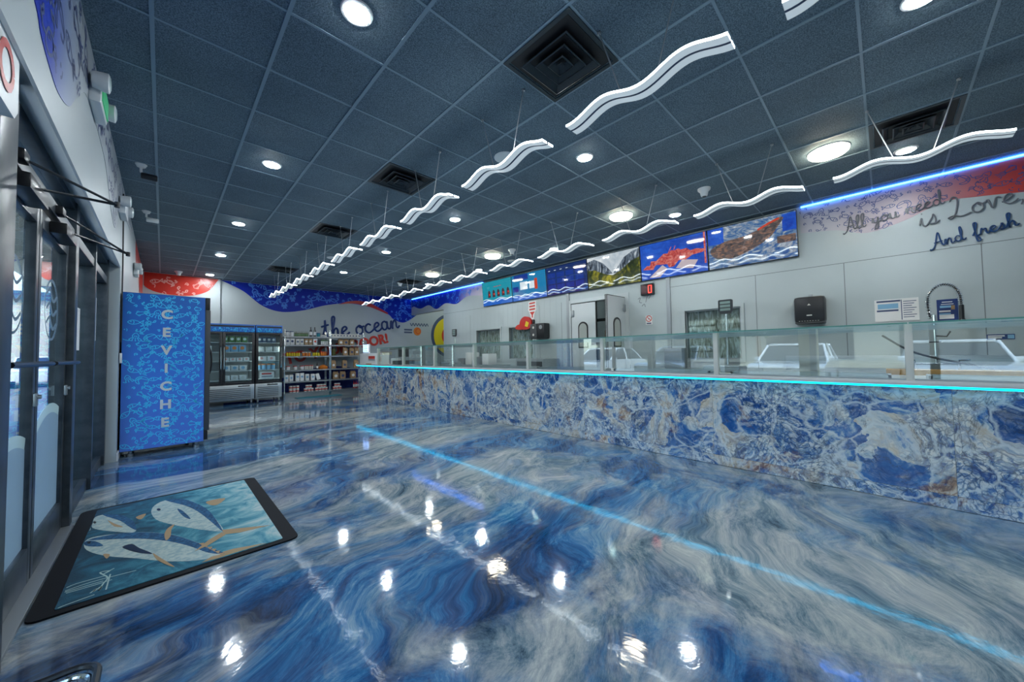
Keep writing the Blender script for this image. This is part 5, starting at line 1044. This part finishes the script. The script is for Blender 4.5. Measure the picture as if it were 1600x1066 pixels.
# ================================================================== WIRE BASKET BY THE CAMERA
t = thing('shopping_basket', 'black wire shopping basket standing at the near corner by the doors', 'basket', (-.27, 1.285, .0))
bw, bl, bh = .16, .2, .4
rim = [(x, y, bh) for x, y in rrect(-bw, bw, -bl, bl, .05)]
b = MB(); b.tube(rim, .0085, 0, 8, True); b.build('rim', 'black', t); b = MB(); b.tube([(x*.93, y*.93, bh-.012) for x, y, z_ in rim], .0065, 0, 8, True); b.build('second_rim', 'chrome', t)
b = MB()
for k in range(17):
    f = -1+2*k/16
    for s in (-1, 1):
        b.tube([(f*(bw-.02), s*bl*.985, bh), (f*(bw-.04), s*bl*.88, .02)], .0018, 0, 5); b.tube([(s*bw*.985, f*(bl-.02), bh), (s*bw*.88, f*(bl-.04), .02)], .0018, 0, 5)
for j in range(14): z = .03+.027*j; k = .88+.1*z/bh; b.tube([(x*k, y*k, z) for x, y, z_ in rim], .0018, 0, 5, True)
b.build('wire_mesh', 'greym', t); b = MB(); b.prism(FP, [(x*.88, y*.88) for x, y, z_ in rim], .002, .02, 0); b.build('base', 'black', t)
b = MB(); b.tube(smooth_line([(-bw, .04, bh), (-bw-.005, .06, bh-.05), (-bw-.006, 0, bh-.1), (-bw-.005, -.06, bh-.05), (-bw, -.04, bh)], 4), .006); b.build('handle', 'black', t)

# ================================================================== OUTSIDE THE STOREFRONT
m = MB(); m.box(-3.6, -.62, -25, 70, -.14, -.01); struct(m.build('sidewalk', 'concrete'))
m = MB(); m.box(-60, -3.6, -50, 90, -.3, -.13); struct(m.build('parking_ground', 'asphalt'))
m = MB(); m.box(-2.3, -.66, Y0, 60, 3.1, 3.4); struct(m.build('canopy_roof', 'stucco'))
for j, y in enumerate((-2.4, 1.2, 10.2, 17.0)):
    b = MB(); b.box(-2.25, -1.95, y-.16, y+.16, -.01, 3.1, 0, .02); b.box(-2.29, -1.91, y-.2, y+.2, -.01, .4, 0, .02); struct(b.build('pillar_%d' % (j+1), 'ycol'))
def car(x, y, rz, lab, paint):
    t = thing('parked_car', lab, 'car', (x, y, -.13), rz, 'cars parked outside'); side = Plane((0, 0, 0), (1, 0, 0), (0, 0, 1), (0, 1, 0))
    body = smooth_line([(-2.2, .35), (-2.22, .7), (-2.1, .88), (-1.0, .98), (.0, 1.0), (1.5, .98), (2.1, .92), (2.2, .6), (2.15, .32)], 4)
    b = MB(); b.prism(side, body, -.88, .88, 0, False); b.build('body', paint, t)
    cab = [(-1.05, .95), (-.35, 1.42), (.2, 1.5), (1.1, 1.46), (1.75, 1.0)]; b = MB()
    n = len(cab); vs = [(x_, s*(.84-.14*(z_-.95)/.5), z_) for s in (-1, 1) for x_, z_ in cab]; b.add(vs, [tuple(range(n)), tuple(range(n, 2*n))[::-1]]+[(i, i+1, n+i+1, n+i) for i in range(n-1)]+[(0, n, 2*n-1, n-1)]); b.build('cabin_glass', 'carglass', t)
    b = MB(); b.box(-.3, 1.1, -.68, .68, 1.44, 1.515, 0, .03)
    for s in (-1, 1):
        for a, c in (((-1.05, .97), (-.3, 1.46)), ((.35, .98), (.35, 1.5)), ((1.75, 1.0), (1.1, 1.47))): b.tube([(a[0], s*.845, a[1]), (c[0], s*.71, c[1])], .035)
    b.build('roof', paint, t)
    for wx in (-1.35, 1.35):
        for s in (-1, 1): b = MB(); b.lathe((wx, s*.82-.1, .33), [(.2, 0), (.33, .01), (.33, .19), (.2, .2)], 0, 24, 1); b.lathe((wx, s*.82-.105, .33), [(.19, 0), (.19, .21)], 1, 20, 1); b.build('wheel', ['rubber', 'greym'], t)
    for s in (-1, 1):
        b = MB(); b.box(-2.22, -2.12, s*.55-.2, s*.55+.2, .66, .8, 0, .02); b.build('headlamp', 'chrome', t); b = MB(); b.box(2.12, 2.2, s*.6-.18, s*.6+.18, .68, .84, 0, .02); b.build('tail_lamp', 'red', t)
        b = MB(); b.box(-.9, -.75, s*.9-.08, s*.9+.08, .98, 1.1, 0, .03); b.build('mirror', paint, t)
    return t
silver = mat('silver_car_paint', (.42, .46, .5), .2, .4, coat=.8)
car(-6.4, -1.2, math.pi, 'white car parked facing the store near the camera end', 'carwhite'); car(-6.4, 2.0, math.pi, 'white car parked facing the store opposite the doors', 'carwhite')
car(-6.4, 5.6, math.pi, 'silver car parked facing the store past the doors', silver); car(-6.4, 9.0, math.pi, 'white car parked facing the store farthest down the lot', 'carwhite'); car(-4.6, 30.5, math.radians(100), 'white car seen through the door glass far down the walk', 'carwhite')
def building(x0, x1, y0, y1, h, lab, c):
    t = thing('shop_building', lab, 'building', (0, 0, -.13)); b = MB(); b.box(x0, x1, y0, y1, 0, h); b.build('wall', c, t); b = MB(); b.box(x0-.2, x1+.2, y0-.2, y1+.2, h, h+.5); b.build('roof', 'slate', t)
    n = 5
    for k in range(n):
        y = y0+(y1-y0)*(k+.5)/n; w = (y1-y0)/n*.35; b = MB(); b.box(x1, x1+.05, y-w, y+w, .6, 2.8); b.build('window', 'carglass', t)
    b = MB(); b.box(x1, x1+1.2, y0, y1, 3.1, 3.3); b.build('awning', 'teal', t)
building(-34, -26, -14, 22, 6.5, 'cream shop row across the parking lot', 'stucco')
building(-14, -2.7, 36, 44, 5.0, 'cream building closing the far end of the walk', 'stucco')
for j, (x, y, s) in enumerate(((-20, -6, 1.0), (-21, 6, 1.2), (-20, 16, .9), (-21, 30, 1.3))):
    t = thing('street_tree', 'green street tree, %s along the far edge of the parking lot' % ORD[j], 'tree', (x, y, -.13), 0, 'street trees'); b = MB(); b.tube([(0, 0, 0), (.05, 0, 1.2*s), (0, .1, 2.4*s)], .14); b.build('trunk', 'kraft', t)
    b = MB(); rg = random.Random(j)
    for k in range(420):
        d = Vector((rg.gauss(0, 1), rg.gauss(0, 1), rg.gauss(0, 1))).normalized()*(1.6*s*rg.random()**.4); p = Vector((0, 0, 3.4*s))+d; q = Vector((rg.uniform(-1, 1), rg.uniform(-1, 1), rg.uniform(-1, 1)))*.28*s; r = q.orthogonal().normalized()*.22*s; b.add([p-q, p+r, p+q, p-r], [(0, 1, 2, 3)])
    b.build('crown', 'plant', t)
